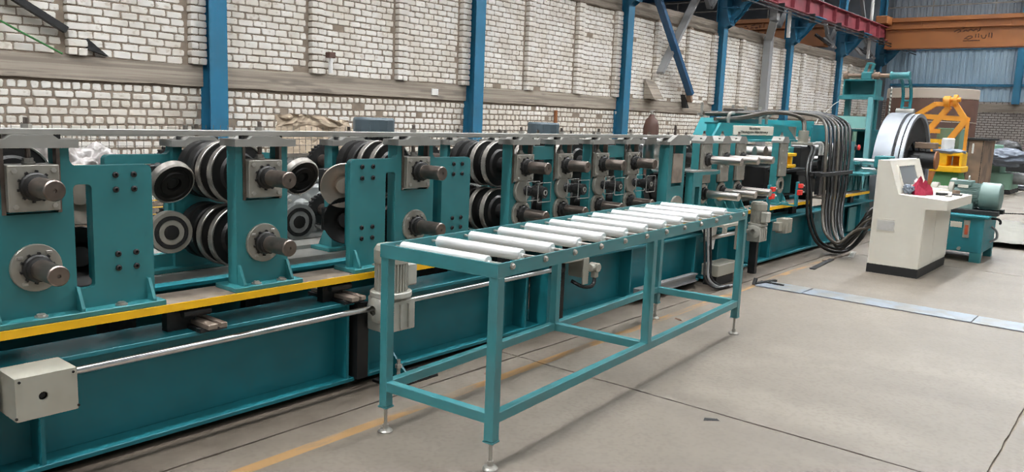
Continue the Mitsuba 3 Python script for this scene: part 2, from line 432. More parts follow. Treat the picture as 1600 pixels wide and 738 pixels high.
# ---- blue steel columns
def column(i, x):
    t = thing('steel_column', ['blue steel column at far left end of brick wall', 'blue steel column against the brick wall behind the second roll stand',
        'blue steel column against the brick wall left of the second motor cap', 'blue steel column against the brick wall right of the second motor cap',
        'blue steel column just left of the press with a bracket near its top', 'blue steel column above the press with a bracket under the red girder',
        'blue steel column left of the teal hopper with a bracket under the red girder', 'farthest blue steel column beside the blue sheet gable'][i], 'column', 'blue columns along the brick wall')
    top = ROOF - .1
    part(t, 'front_flange', bx(x - .15, x + .15, 11.7, 11.718, 0, top), BLUE, False)
    part(t, 'web', bx(x - .006, x + .006, 11.718, 11.98, 0, top), BLUE, False)
    part(t, 'rear_flange', bx(x - .15, x + .15, 11.98, 11.998, 0, top), BLUE, False)
    part(t, 'base_plate', bx(x - .25, x + .25, 11.58, 12.1, 0, .03), BLUE, False)
    # bracket that carries the crane runway
    prof = Polygon([(11.7, 4.6), (11.55, 4.7), (11.2, 5.05), (10.98, 5.35), (10.72, 5.45), (10.72, 5.55), (11.7, 5.55)])
    br = part(t, 'bracket', [yz(prof, x - .15, x - .135), yz(prof, x + .135, x + .15)], BLUE, False)
    part(br, 'top_plate', bx(x - .5, x + .5, 10.68, 11.72, 5.55, 5.58), BLUE, False)
    part(br, 'stiffener', xz(Polygon([(x - .5, 5.55), (x - .5, 5.25), (x - .32, 4.9), (x - .15, 4.7), (x + .15, 4.7), (x + .32, 4.9), (x + .5, 5.25), (x + .5, 5.55)]), 11.5, 11.52), BLUE, False)
    part(br, 'bottom_flange', bx(x - .48, x + .48, 11.2, 11.7, 5.2, 5.215), BLUE, False)
for i, x in enumerate(COLS):
    column(i, x)
# ---- braces and pipes on the wall
t = thing('wall_brace', 'dark blue diagonal brace leaning over the brick wall', 'brace')
part(t, 'bar', bar((20.0, 11.62, 5.05), (22.4, 11.62, 2.42), .13, .2, (0, -1, 0)), BLUE_DEEP, False)
part(t, 'end_plate', bar((22.3, 11.66, 2.55), (22.55, 11.7, 2.2), .1, .16, (0, -1, 0)), RUSTY, False)
part(t, 'wedge', xz(Polygon([(22.3, 2.4), (22.62, 2.0), (22.45, 2.0)]), 11.75, 11.9), BLACK, False)
single('wall_brace', bar((22.75, 11.78, 5.4), (20.75, 11.78, 2.95), .09, .24, (0, -1, 0)), GREY_PIPE, 'grey diagonal brace crossing behind the dark blue one', 'brace', smooth=False)
t = thing('wall_brace', 'dark steel strut broken into the brick wall at upper left', 'brace')
part(t, 'upper_length', bar((3.6, 11.86, 3.1), (4.66, 11.86, 2.5), .09, .1, (0, -1, 0)), BLACK, False)
part(t, 'lower_length', xz(Polygon([(4.93, 2.44), (4.95, 2.27), (5.24, 2.19)]), 11.9, 11.98), BLACK, False)
single('thin_pipe', tube([(3.5, 11.86, 2.72), (4.1, 11.86, 2.42), (4.6, 11.86, 2.18)], .014, 6), GREEN, 'thin green pipe sloping across the bricks at upper left', 'pipe')
t = thing('rain_pipe', 'grey square downpipe with a double bend in front of the bricks', 'pipe')
part(t, 'upper_pipe', bar((27.45, 11.25, 6.5), (27.45, 11.25, 5.15), .26, .26, (0, 1, 0)), GREY_PIPE, False)
part(t, 'bend', bar((27.45, 11.25, 5.2), (28.2, 11.7, 4.62), .26, .26, (0, 1, 0)), GREY_PIPE, False)
part(t, 'lower_pipe', bar((28.2, 11.7, 4.7), (28.2, 11.7, 0), .26, .26, (0, 1, 0)), GREY_PIPE, False)
for i, x in enumerate((29.2, 38.9)):
    single('white_pipe', cy((x, 11.4, 4.75), (x - .15, 11.4, 9.0), .07), WHITE, ['white vertical pipe beside the bracket left of the orange girder', 'far white vertical pipe above the teal hopper'][i], 'pipe')

# ---- crane runway
t = thing('crane_runway', 'dark red crane runway girder carried on blue column brackets', 'runway girder')
part(t, 'web', bx(-2, 44.6, 10.94, 10.96, 5.6, 6.15), RED, False)
part(t, 'bottom_flange', bx(-2, 44.6, 10.78, 11.12, 5.58, 5.605), RED, False)
part(t, 'top_flange', bx(-2, 44.6, 10.78, 11.12, 6.15, 6.175), RED, False)
part(t, 'surge_beam', [bx(-2, 44.6, 11.3, 11.42, 5.85, 6.15), bx(-2, 44.6, 11.12, 11.3, 6.12, 6.14)], RED, False)
part(t, 'rail', bx(-2, 44.6, 10.92, 10.98, 6.175, 6.25), GREY_PIPE, False)
for x in np.arange(13.5, 44, 1.45):
    part(t, 'stiffener', bx(x, x + .015, 10.8, 11.1, 5.605, 6.15), RED, False)
for zz in (5.3, 5.42):
    part(t, 'conductor_bar', bx(14, 44, 10.6, 10.63, zz, zz + .04), BLACK, False)
for x in np.arange(15, 44, 2.9):
    part(t, 'conductor_hanger', bx(x, x + .03, 10.6, 10.8, 5.28, 5.6), BLACK, False)
t = thing('brace_cluster', 'tangle of grey steel struts under the far end of the runway', 'struts')
for i in range(14):
    x = 33.5 + i * .62
    if min(abs(x - 36.3), abs(x - 42.2)) < 1.3: continue
    part(t, 'strut', bar((x, 11.3 + .1 * (i % 3), 4.85), (x + rng.uniform(-.6, .7), 11.9, 5.5 + rng.uniform(-.3, .3)), .09, .09, (0, 1, .3)), GREY_PIPE if i % 3 else BLACK, False)

# ---- overhead cranes
def strokes(lines, place, w):
    return join(*[tube([place(*q) for q in l], w, 5, 4) for l in lines])
SCRIPT = [  # hand-painted words in two lines, read from the girder
    [(0, .18), (.1, .26), (.22, .3), (.3, .22), (.16, .16)], [(.42, .2), (.52, .28), (.62, .2), (.74, .3), (.86, .22), (.98, .3), (1.05, .24)],
    [(.36, .36), (.46, .38)], [(.7, .38), (.9, .42)], [(1.16, .4), (1.14, .24), (1.04, .18)],
    [(.5, -.18), (.62, -.08), (.74, -.02), (.86, -.08), (.7, -.18), (.56, -.14)], [(1.0, .06), (1.0, -.12)], [(1.12, .08), (1.12, -.12)],
    [(1.24, .0), (1.3, -.14), (1.42, -.14), (1.46, .02)], [(1.58, .1), (1.58, -.12)], [(1.7, .1), (1.7, -.14)], [(.45, -.26), (1.2, -.26)]]
def crane(x, y0, y1, sgn, label, words_at):
    t = thing('overhead_crane', label, 'overhead crane', 'orange overhead cranes')
    part(t, 'girder_web', bx(x, x + .02, y0, y1, 5.28, 6.5), ORANGE_CRANE, False)
    part(t, 'rear_web', bx(x + .5, x + .52, y0, y1, 5.28, 6.5), ORANGE_CRANE, False)
    part(t, 'bottom_flange', bx(x - .08, x + .6, y0, y1, 5.22, 5.28), ORANGE_CRANE, False)
    part(t, 'top_flange', bx(x - .14, x + .6, y0, y1, 6.38, 6.56), ORANGE_CRANE, False)
    part(t, 'walkway_angle', bx(x - .16, x, y0, y1, 6.06, 6.12), ORANGE_CRANE, False)
    for y in np.arange(min(y0, y1) + 1.2, max(y0, y1), 1.7):
        part(t, 'web_stiffener', bx(x - .06, x, y, y + .05, 6.12, 6.38), ORANGE_CRANE, False)
    e = y0 if sgn < 0 else y1
    part(t, 'end_truck', bx(x - .9, x + 1.4, e - .25, e + .25, 6.25, 6.6, .03), ORANGE_CRANE, False)
    h = part(t, 'handrail', [bx(x - .1, x - .06, y0, y1, 7.0, 7.05), bx(x - .1, x - .06, y0, y1, 7.5, 7.55)], WIRE, False)
    for y in np.arange(min(y0, y1) + .3, max(y0, y1), 2.4):
        part(t, 'rail_post', bx(x - .1, x - .06, y, y + .04, 6.56, 7.55), WIRE, False)
    for yy, zz, s in words_at:
        part(t, 'lettering', strokes(SCRIPT, lambda u, v: (x - .008, yy - u * s, zz + v * s), .022 * s), INK_CRANE, True, label='dark hand-painted words')
crane(39.5, -10.5, 10.9, 1, 'orange overhead crane girder spanning above the blue sheet gable', [(8.1, 5.72, .85), (4.9, 5.75, .85)])
crane(37.6, 13.0, 27, -1, 'orange overhead crane girder seen over the brick wall in the next bay', [(17.2, 5.9, .95)])
for y in (14.2,):
    pass

# ---- far gable: brick below, blue corrugated sheet above
GX = 45.0
struct('wall_right', bx(GX, GX + .25, -14, 12.2, 0, 3.12), 'far_brickwork', label='far gable wall of pale brick below blue sheeting')
part('wall_right', 'concrete_band', bx(GX - .04, GX + .1, -14, 12, 2.6, 3.0), CONCRETE, False)
for i, y in enumerate(np.arange(-13, 12, 4.3)):
    part('wall_right', 'brick_pier', bx(GX - .14, GX + .02, y - .2, y + .2, 0, 2.6), 'far_brickwork', False)
def corrugated(y0, y1, z0, z1, x, pitch=.3, d=.045):
    ys, xs = [], []
    y = y0
    while y < y1:
        for f, o in ((0, 0), (.3, 0), (.42, d), (.88, d)):
            if y + f * pitch <= y1: ys.append(y + f * pitch); xs.append(x - o)
        y += pitch
    n = len(ys)
    v = np.vstack([np.c_[xs, ys, np.full(n, z0)], np.c_[xs, ys, np.full(n, z1)]])
    f = []
    for i in range(n - 1):
        f += [(i, n + i, n + i + 1), (i, n + i + 1, i + 1)]
    return trimesh.Trimesh(v, f, process=False)
for y in np.arange(-14, 12, 2.1):
    part('wall_right', 'sheet', corrugated(y, min(y + 2.115, 12.2), 3.1, 5.75, GX), SHEET, False)
    part('wall_right', 'upper_sheet', corrugated(y, min(y + 2.115, 12.2), 5.72, ROOF, GX + .05), SHEET_GREY, False)
for z in (3.82, 5.62):
    part('wall_right', 'sheeting_rail', bx(GX - .16, GX - .05, -14, 11.9, z, z + .12), BLUE, False)
for i, y in enumerate((6.2, .2, -5.8)):
    t = thing('gable_column', ['blue gable column in front of the blue sheeting at the right edge', 'blue gable column further along the gable', 'last blue gable column'][i], 'column')
    part(t, 'front_flange', bx(GX - .42, GX - .4, y - .15, y + .15, 3.0, ROOF), BLUE, False)
    part(t, 'web', bx(GX - .4, GX - .17, y - .01, y + .01, 3.0, ROOF), BLUE, False)
    part(t, 'rear_flange', bx(GX - .17, GX - .15, y - .15, y + .15, 3.0, ROOF), BLUE, False)

# ---- roof, the other walls, the next bay
struct('ceiling', [bx(-10, 46, -14, 12, ROOF, ROOF + .1), bx(-10, 46, 12, 30, ROOF - .9, ROOF - .8)], ROOF_SHEET, label='grey sheet roof')
struct('wall_front', bx(-10, 46, -14.2, -14, 0, ROOF), SHEET_GREY)
struct('wall_left', [bx(-10.2, -10, -14, 30, 0, ROOF)], SHEET_GREY)
struct('wall_bay', [bx(-10, 46, 29, 29.2, 0, ROOF), bx(45.2, 45.4, 12, 30, 0, ROOF)], SHEET_GREY)
for i, x in enumerate(COLS):
    single('roof_beam', [bx(x - .1, x + .1, -14, 12, ROOF - .75, ROOF - .7), bx(x - .1, x + .1, -14, 12, ROOF - .08, ROOF - .02), bx(x - .01, x + .01, -14, 12, ROOF - .75, ROOF - .02)], BLUE, 'blue roof beam spanning the hall', 'roof beam', 'roof beams', False)
for i, x in enumerate(COLS[3:]):
    single('bay_beam', [bx(x - .1, x + .1, 12, 29, 8.4, 8.45), bx(x - .1, x + .1, 12, 29, 8.95, 9.0), bx(x - .01, x + .01, 12, 29, 8.4, 9.0)], BLUE_DEEP, 'dark blue roof beam in the bay behind the wall', 'roof beam', 'roof beams of the next bay', False)
for i, x in enumerate(COLS[4:]):
    single('bay_brace', [bar((x, 12.35, 5.3), (x - 2.9, 12.3, 8.6), .14, .14, (0, 1, 0)), bar((x - 5.8, 12.3, 5.3), (x - 2.9, 12.3, 8.6), .14, .14, (0, 1, 0))], GREY_PIPE, ['nearest grey bracing between the columns above the wall', 'second grey bracing above the wall', 'third grey bracing above the wall', 'farthest grey bracing above the wall'][i], 'brace', 'bracing above the wall', False)

# ================================================================== THE ROLL FORMING LINE
FY, FT, RY = 3.58, .08, 4.20           # front stand face and thickness, rear stand face
ZU, ZL, ZB = 1.235, .895, .665         # upper and lower shaft heights, top of the bed plates

# ---- base frames
def base_frame(name, label, x0, x1, ribs, dark=False):
    m = TEAL_DARK
    t = thing(name, label, 'machine base', 'teal base frames of the line')
    part(t, 'top_flange', bx(x0, x1, 3.5, 3.76, .49, .512, .003), m, False)
    part(t, 'web', bx(x0, x1, 3.62, 3.64, .06, .49), m, False)
    part(t, 'bottom_flange', bx(x0, x1, 3.5, 3.85, .035, .058, .003), m, False)
    part(t, 'rear_web', bx(x0, x1, 4.7, 4.72, .06, .49), m, False)
    part(t, 'rear_flange', bx(x0, x1, 4.5, 4.8, .49, .512), m, False)
    for r in ribs:
        part(t, 'rib', bx(r - .008, r + .008, 3.505, 3.62, .058, .49), m, False)
    for r in np.arange(x0 + .25, x1, .7):
        part(t, 'packing_block', bx(r, r + .12, 3.62, 3.9, 0, .035), BLACK, False)
    return t
t = base_frame('machine_chassis', 'teal steel base frame at the left with the grey end box', -.3, 2.87, (1.02, 1.215, 2.82))
t2 = base_frame('machine_chassis', 'teal steel base frame behind the roller table', 2.93, 4.62, (2.97, 4.2, 4.45))
base_frame('machine_chassis', 'teal steel base frame behind the far end of the roller table', 4.66, 7.2, (4.75, 5.9, 7.1))
t3 = base_frame('machine_chassis', 'teal steel base frame under the hose bundle', 8.5, 13.0, (9.0, 10.4, 11.6, 12.4))
part(t3, 'panel', bx(12.0, 12.35, 3.55, 3.57, .1, .45), TEAL, False)
base_frame('machine_chassis', 'dark base frame between the second gear motor and the roller table', 7.3, 8.4, (7.6, 8.1))
# joint bracket between the first two bases
t = thing('joint_plate', 'dark joint plate between two base frames below the first gear motor', 'joint plate')
part(t, 'plate', bx(2.86, 2.94, 3.47, 3.6, .05, .5), BLACK, False)
part(t, 'gusset', yz(Polygon([(3.3, .0), (3.5, .0), (3.5, .16)]), 3.14, 3.155), TEAL_DARK, False)
part(t, 'foot_plate', bx(3.0, 3.35, 3.3, 3.5, 0, .015), BLACK, False)
part(t, 'jack_screw', [cy((3.08, 3.36, 0), (3.08, 3.36, .15), .011, 10), hexnut((3.08, 3.36, .1), (0, 0, 1), .022, .02), hexnut((3.08, 3.36, .02), (0, 0, 1), .022, .02)], BOLT)
t = thing('joint_plate', 'dark joint plate behind the grey switch box', 'joint plate')
part(t, 'plate', bx(4.66, 4.84, 3.45, 3.6, .05, .5), BLACK, False)
part(t, 'edge_angle', bx(4.62, 4.66, 3.44, 3.6, .05, .5), TEAL_DARK, False)

# ---- bed plates
def bed(x0, x1, label, stripe):
    t = thing('bed_plate', label, 'bed plate', 'bed plates')
    part(t, 'front_plate', bx(x0, x1, 3.502, 3.73, .632, ZB), BED, False)
    if stripe:
        part(t, 'yellow_edge', bx(x0, x1, 3.493, 3.503, .63, ZB + .001), YELLOW, False, label='yellow painted front edge')
    part(t, 'rear_plate', bx(x0, x1, 4.12, 4.36, .632, ZB), RAIL, False)
    for x in np.arange(x0 + .3, x1 - .2, .9):
        part(t, 'spacer', bx(x, x + .14, 3.58, 3.63, .512, .632), BLACK, False)
        part(t, 'spacer', bx(x, x + .14, 4.2, 4.36, .06, .632), BLACK, False)
bed(-.3, 3.5, 'brown steel bed plate with yellow front edge under the first three stands', True)
bed(3.9, 6.3, 'steel bed plate under the four close stands behind the roller table', False)
bed(6.36, 8.56, 'steel bed plate with short yellow edge at the end of the roller table', True)
bed(8.6, 10.2, 'steel bed plate with yellow edge beneath the press', True)
bed(10.9, 12.7, 'steel bed plate with yellow edge near the coil', True)
t = thing('machine_plinth', 'dark inner frame beneath the bed plates', 'inner frame')
part(t, 'rear_bed', bx(-.3, 12.9, 4.6, 5.35, .5, .64), RAIL, False)
part(t, 'rear_frame', bx(-.3, 12.9, 4.85, 5.3, .02, .5), TEAL_DARK, False)
for i, x in enumerate((1.97, 2.83)):
    t = thing('slide_bracket', ['brass slide bracket under the yellow edge between first and second stands', 'brass slide bracket beside the first gear motor'][i], 'slide bracket')
    part(t, 'guide', [bx(x - .05, x + .0, 3.42, 3.8, .53, .555, .003), bx(x + .015, x + .05, 3.42, 3.8, .53, .555, .003)], BED, False)
    part(t, 'base', bx(x - .07, x + .07, 3.46, 3.8, .512, .53), BLACK, False)
    part(t, 'roller', cy((x - .12, 3.53, .6), (x + .02, 3.53, .6), .02, 14), BLACK)

# ---- roll stands
def pillar_outline(c, kind, w=.15, top=1.39):
    """Upright outline in (x, z): 'pair_left' and 'pair_right' carry a bridge to the neighbouring stand."""
    p = sbox(c - w, ZB + .02, c + w, top)
    if kind in ('pair_left', 'pair_right'):
        s = 1 if kind == 'pair_left' else -1
        a, b = sorted((c + s * w, c + s * .243))
        p = unary_union([p, sbox(a - .001, 1.28, b + .001, 1.375), sbox(a, ZB + .02, b, .75)])
    slot = sbox(c - .098, 1.118 if w > .12 else .985, c + .098, 1.42)
    return p.difference(slot).difference(Point(c, ZL).buffer(.07))

def wing_outline(c, rear):
    """The wide plate that carries the guide rolls, one window each side."""
    p = rounded(c - .5, c + .5, .6, 1.312, .03).intersection(sbox(c - .6, ZB + .02, c + .6, 2)).difference(sbox(c - .15, .6, c + .15, 2))
    for s in (-1, 1):
        f = sbox(c + s * .15, 1.31, c + s * .18, 1.34).difference(Point(c + s * .18, 1.342).buffer(.03))
        win = rounded(*sorted((c + s * .17, c + s * .46)), .76, 1.262, .03) if rear else rounded(*sorted((c + s * .16, c + s * .236)), .778, 1.232, .02)
        p = unary_union([p, f]).difference(win)
    return p

def roll_pair(t, c, both=True):
    body = [(.0, 3.69), (.055, 3.69), (.055, 3.77), (.1, 3.775), (.112, 3.79), (.155, 3.795), (.155, 3.822), (.12, 3.835), (.112, 3.9),
            (.12, 3.905), (.155, 3.912), (.155, 3.938), (.1, 3.95), (.12, 3.96), (.12, 3.985), (.15, 3.99), (.158, 3.998), (.158, 4.05), (.13, 4.06), (.13, 4.08), (.158, 4.09), (.158, 4.15), (.15, 4.158), (.05, 4.16), (.05, 4.168), (0, 4.168)]
    for z in (ZU, ZL):
        k = part(t, 'roll', lathe(body, (c, 0, z), (0, 1, 0), 48), ROLL_DARK, 30)
        for y in (3.79, 3.907):
            part(k, 'rim', lathe([(.157, 0), (.164, -.001), (.167, .003), (.168, .034), (.164, .038), (.157, .036), (.157, 0)], (c, y, z), (0, 1, 0), 64), ROLL, 30)

def half_stand(t, c, kind, y0, front, w=.15, low=1.133, high=1.322):
    """One upright of a stand with its bearing block, flange, cap and screws."""
    y1 = y0 + FT
    f = y0 if front else y1
    dz = 0 if front else -.035
    s = -1 if front else 1
    side = 'front' if front else 'rear'
    pl = part(t, f'{side}_plate', xz(pillar_outline(c, kind, w, 1.39 + dz), y0, y1), TEAL, False)
    if kind == 'cage':
        wing = wing_outline(c, not front)
        for g in getattr(wing, 'geoms', [wing]):
            wp = part(t, 'wing_plate', xz(g, y0 if front else y0 + .03, y0 + .035 if front else y1), TEAL, False)
            sx = 1 if g.centroid.x > c else -1
            if front:
                for u in (.337, .417):
                    for z in (1.269, 1.204, .916, .852):
                        part(wp, 'socket_bolt', lathe([(0, 0), (.011, 0), (.0135, .003), (.0135, .008), (.008, .011), (.006, .011), (.005, .004), (0, .004)], (c + sx * u, f, z), (0, s, 0), 12), BLACK, 30)
                part(t, 'roll_bracket', bx(c + sx * .25, c + sx * .46, y0 + .036, y0 + .1, .8, 1.28, .004), TEAL_DARK, False)
    fw = .52 if kind == 'cage' else w + .05
    ya, yb = (3.51, FY + .12) if front else (RY - .04, RY + .16)
    ft = part(t, 'foot', bx(c - fw, c + fw, ya, yb, ZB, ZB + .024, .003), TEAL, False)
    gs = (-.47, -.16, .16, .47) if kind == 'cage' else (-w + .01, w - .01)
    for g in gs:
        tri = Polygon([(f, ZB + .02), (f + s * .06, ZB + .02), (f + s * .06, ZB + .035), (f + s * .012, ZB + .125), (f, ZB + .125)])
        if front or abs(g) > .4 or kind == 'narrow':
            part(t, 'gusset', yz(tri, c + g - .007, c + g + .007), TEAL, False)
    for g in ((-.33, 0.0, .33) if kind == 'cage' else (-.06, .09)):
        part(ft, 'bolt', [hexnut((c + g, f + s * .035, ZB + .024), (0, 0, 1), .017, .014), cy((c + g, f + s * .035, ZB + .024), (c + g, f + s * .035, ZB + .03), .026, 14)], BOLT, False)
    # bearing block
    bl = part(t, 'bearing_block', bx(c - .0965, c + .0965, y0 - .035 if front else y0 - .03, y1 - .01 if front else y1 + .035, low, high, .003), PLATE, False)
    if front:
        for u, z in ((-.073, 1.3), (.073, 1.3), (-.073, 1.155), (.073, 1.155)):
            part(bl, 'bolt', hexnut((c + u, y0 - .035, z), (0, -1, 0), .011, .008), BOLT, False)
        for u0, u1 in ((-.112, -.0975), (.0975, .112)):
            part(t, 'slot_liner', bx(c + u0, c + u1, y0 - .006, y0 + .03, min(1.12, low), 1.388), SHAFT, False)
        fl = part(t, 'bearing_flange', lathe([(.046, 0), (.099, 0), (.1, .003), (.1, .014), (.097, .018), (.046, .018)], (c, y0, ZL), (0, -1, 0), 36), PLATE, 30)
        for a in (45, 135, 225, 315):
            a = math.radians(a + 8)
            part(fl, 'bolt', bx(c + .079 * math.cos(a) - .012, c + .079 * math.cos(a) + .012, y0 - .023, y0 - .017, ZL + .079 * math.sin(a) - .007, ZL + .079 * math.sin(a) + .007, .002), BOLT, False)
    # cap with adjusting screw
    slim = Polygon([(c - .105, 1.39 + dz), (c + .105, 1.39 + dz), (c + .105, 1.415 + dz), (c + .055, 1.465 + dz), (c - .055, 1.465 + dz), (c - .105, 1.415 + dz)])
    cp = part(t, 'cap', xz(slim if w < .12 else Polygon([(c - w - .025, 1.39 + dz), (c + w + .025, 1.39 + dz), (c + w + .025, 1.426 + dz), (c + w - .05, 1.426 + dz), (c + w - .075, 1.444 + dz), (c - w + .075, 1.444 + dz), (c - w + .05, 1.426 + dz), (c - w - .025, 1.426 + dz)]), y0 - .04, y1 + .02), RAIL, False)
    for u in (-w + .04, w - .04):
        part(cp, 'bolt', cy((c + u, (y0 + y1) / 2 - .03, 1.426 + dz), (c + u, (y0 + y1) / 2 - .03, 1.444 + dz), .013, 12), BLACK, False)
    ym = (y0 + y1) / 2 - .02
    part(t, 'adjusting_screw', [cy((c, ym, 1.33), (c, ym, 1.512 + dz), .0105, 10)] + [cy((c, ym, 1.335 + .006 * i), (c, ym, 1.338 + .006 * i), .012, 10) for i in range(8)], SHAFT, 30)
    part(t, 'screw_nut', [cy((c, ym, 1.322), (c, ym, 1.334), .026, 18, .003), hexnut((c, ym, 1.334), (0, 0, 1), .02, .014)], BOLT, 30)
    part(t, 'lock_nut', hexnut((c, ym, 1.468 + dz), (0, 0, 1), .021, .018), BOLT, False)

def shaft(t, c, z, y_end, mtl, r=.0425):
    prof = [(0, 4.6), (r, 4.6), (r, y_end + .006), (r - .005, y_end), (.008, y_end), (.006, y_end + .006), (0, y_end + .008)]
    k = part(t, 'shaft', lathe([(a, -b) for a, b in prof], (c, 0, z), (0, -1, 0), 32), mtl, 30)
    y0 = FY - (.036 if z > 1.1 else .018)
    ring = [(r, 0), (.058, 0), (.058, .016), (.052, .022), (.052, .045), (r, .05)]
    part(k, 'lock_collar', [lathe(ring, (c, y0, z), (0, -1, 0), 28)] + [bar((c + .055 * math.cos(a), y0 - .008, z + .055 * math.sin(a)), (c + .067 * math.cos(a), y0 - .008, z + .067 * math.sin(a)), .01, .012, (0, 1, 0)) for a in np.arange(10) * math.pi / 5 + .2], ROLL_DARK, 30)

def sprocket(t, c, z, y=4.5, r=.11):
    pts = []
    for i in range(22):
        a = i * 2 * math.pi / 22
        for da, rr in ((-.07, r - .012), (-.03, r), (.03, r), (.07, r - .012)):
            pts.append((c + rr * math.cos(a + da), z + rr * math.sin(a + da)))
    part(t, 'sprocket', xz(Polygon(pts), y, y + .03), BLACK, False)

STANDS = [(1.246, 'cage', 'narrow', 3.34, 'wide teal roll stand with black socket bolts cut by the left edge of the photo'),
          (2.32, 'narrow', 'cage', 3.34, 'narrow teal roll stand with two round shafts between the two wide stands'),
          (3.388, 'cage', 'narrow', 3.34, 'wide teal roll stand with black socket bolts behind the near end of the roller table'),
          (4.43, 'pair_left', 'narrow', 3.34, 'first of the four close roll stands behind the roller table'),
          (4.915, 'pair_right', 'narrow', 3.34, 'second of the four close roll stands behind the roller table'),
          (5.42, 'pair_left', 'narrow', 3.34, 'third of the four close roll stands behind the roller table'),
          (5.905, 'pair_right', 'narrow', 3.34, 'fourth of the four close roll stands behind the roller table'),
          (7.29, 'narrow', 'narrow', 3.185, 'first of three stands with long bright shafts left of the press'),
          (7.70, 'narrow', 'narrow', 3.19, 'second of three stands with long bright shafts left of the press'),
          (8.10, 'narrow', 'narrow', 3.20, 'third of three stands with long bright shafts left of the press')]
for i, (c, fk, rk, ye, label) in enumerate(STANDS):
    t = thing('roll_stand', label, 'roll stand', 'roll stands of the forming line')
    w = .15 if i < 3 else .125 if i < 7 else .115
    half_stand(t, c, fk, FY, True, w, 1.133 if i < 7 else 1.0, 1.322 if i < 7 else 1.386)
    half_stand(t, c, rk, RY, False, w)
    if i in (7, 8):
        for u in (-.06, 0, .06):
            for z in (1.09, 1.05):
                part(t, 'socket_bolt', cy((c + u, FY - .008, z), (c + u, FY, z), .011, 10), BLACK, False)
    for z in (ZU, ZL):
        shaft(t, c, z, ye, SHAFT if i < 7 else SHAFT_BRIGHT, .0425 if i < 7 else .04)
        sprocket(t, c, z)
    roll_pair(t, c)
    if 3 <= i <= 6:
        zz, y0 = 1.064, FY - .002
        mg = part(t, 'middle_guide', lathe([(0, 0), (.082, 0), (.086, .004), (.086, .024), (.08, .03), (0, .03)], (c - .01, y0, zz), (0, -1, 0), 28), PLATE, 30)
        part(mg, 'spring', tube([(c + .02 + .03 * math.cos(a), y0 - .03 - .007 * a / 3.1, zz + .03 * math.sin(a)) for a in np.linspace(0, 36, 110)], .006, 5), BLACK)
        part(mg, 'knob', ycyl(c + .02, zz, y0 - .2, y0 - .11, .042, 22, .005), ROLL_DARK, 30)
        part(mg, 'knob_ring', lathe([(.012, 0), (.02, 0), (.02, .006), (.012, .006), (.012, 0)], (c + .02, y0 - .2, zz), (0, -1, 0), 18), RAIL, 30)
        for yy in (y0 - .1, y0 - .2):
            part(mg, 'wire_guard', tube([(c - .06, yy, zz - .065), (c - .06, yy, zz + .07), (c + .085, yy, zz + .07), (c + .085, yy, zz - .065), (c - .06, yy, zz - .065)], .0035, 6), RAIL, False)

# ---- tie bars along the stand tops
for i, (y, z, lab) in enumerate(((FY - .01, 1.444, 'long grey tie bar along the tops of the front stands'), (RY + .02, 1.409, 'long grey tie bar along the tops of the rear stands'))):
    single('tie_bar', bx(.3, 6.95 if i == 0 else 8.3, y, y + .06, z, z + .024, .002), RAIL, lab, 'tie bar', smooth=False)

# ---- guide rolls held by the wide plates
def guide_roll(x, y, z, r, tilt, mtl, label, face, prof=None, rim=None, groove=False):
    d = np.array([face, -math.cos(math.radians(tilt)), -math.sin(math.radians(tilt))]); d /= np.linalg.norm(d)
    o = np.array([x, y, z], float)
    t = thing('guide_roll', label, 'guide roll', 'side guide rolls')
    prof = prof or [(0, .0), (r * .9, .0), (r * .97, .006), (r * .97, .04), (r * .94, .05), (r * .76, .05), (r * .72, .044), (r * .6, .044), (r * .56, .052), (r * .34, .052), (r * .32, .03), (0, .03)]
    k = part(t, 'disc', lathe(prof, o, d, 44), mtl, 30)
    if rim:
        part(k, 'rim', lathe([(r * .9, .0), (r, .004), (r, .044), (r * .93, .053), (r * .9, .05), (r * .9, 0)], o, d, 56), rim, 30)
    if groove:
        part(k, 'groove', lathe([(r * .58, .04), (r * .74, .04), (r * .74, .0535), (r * .58, .0535), (r * .58, .04)], o, d, 44), BLACK, 30)
        part(k, 'hub', lathe([(0, .03), (r * .33, .03), (r * .33, .054), (r * .2, .056), (0, .056)], o, d, 30), ROLL_DARK, 30)
    part(t, 'spindle', cy(o - d * .14, o + d * .036, r * .24, 18), BLACK)
    part(t, 'holder', bx(x - .05, x + .05, y + .1, y + .16, z - .07, z + .07, .006), BLACK, False)
guide_roll(2.045, 4.0, 1.195, .115, 24, ROLL_DARK, 'upper tilted guide roll between first and second stands', 0, None, ROLL)
guide_roll(2.03, 4.0, .925, .115, 0, PLATE, 'lower grey ringed guide roll between first and second stands', -.12, None, None, True)
guide_roll(2.82, 3.98, 1.2, .115, 24, ROLL_DARK, 'upper tilted guide roll right of the narrow stand', 0, None, ROLL)
guide_roll(2.80, 3.98, .925, .115, 4, CAST, 'lower dark guide roll right of the narrow stand', -.1, None, None, True)
dish = [(0, .01), (.05, .012), (.07, .04), (.138, .075), (.14, .08), (.136, .086), (.075, .06), (.05, .035), (.046, .034), (.046, .09), (0, .092)]
guide_roll(3.03, 3.84, 1.16, .14, 14, DISH, 'upper polished dish-shaped guide roll left of the second wide stand', -.5, dish)
guide_roll(3.05, 3.84, .92, .14, -10, ROLL_DARK, 'lower black dish-shaped guide roll left of the second wide stand', -.5, dish)
guide_roll(1.56, 3.9, 1.16, .1, 0, DISH, 'upper guide roll seen in the window of the leftmost stand', -.4, dish)
guide_roll(1.56, 3.9, .86, .14, -10, ROLL_DARK, 'lower black guide roll seen in the window of the leftmost stand', -.5, dish)

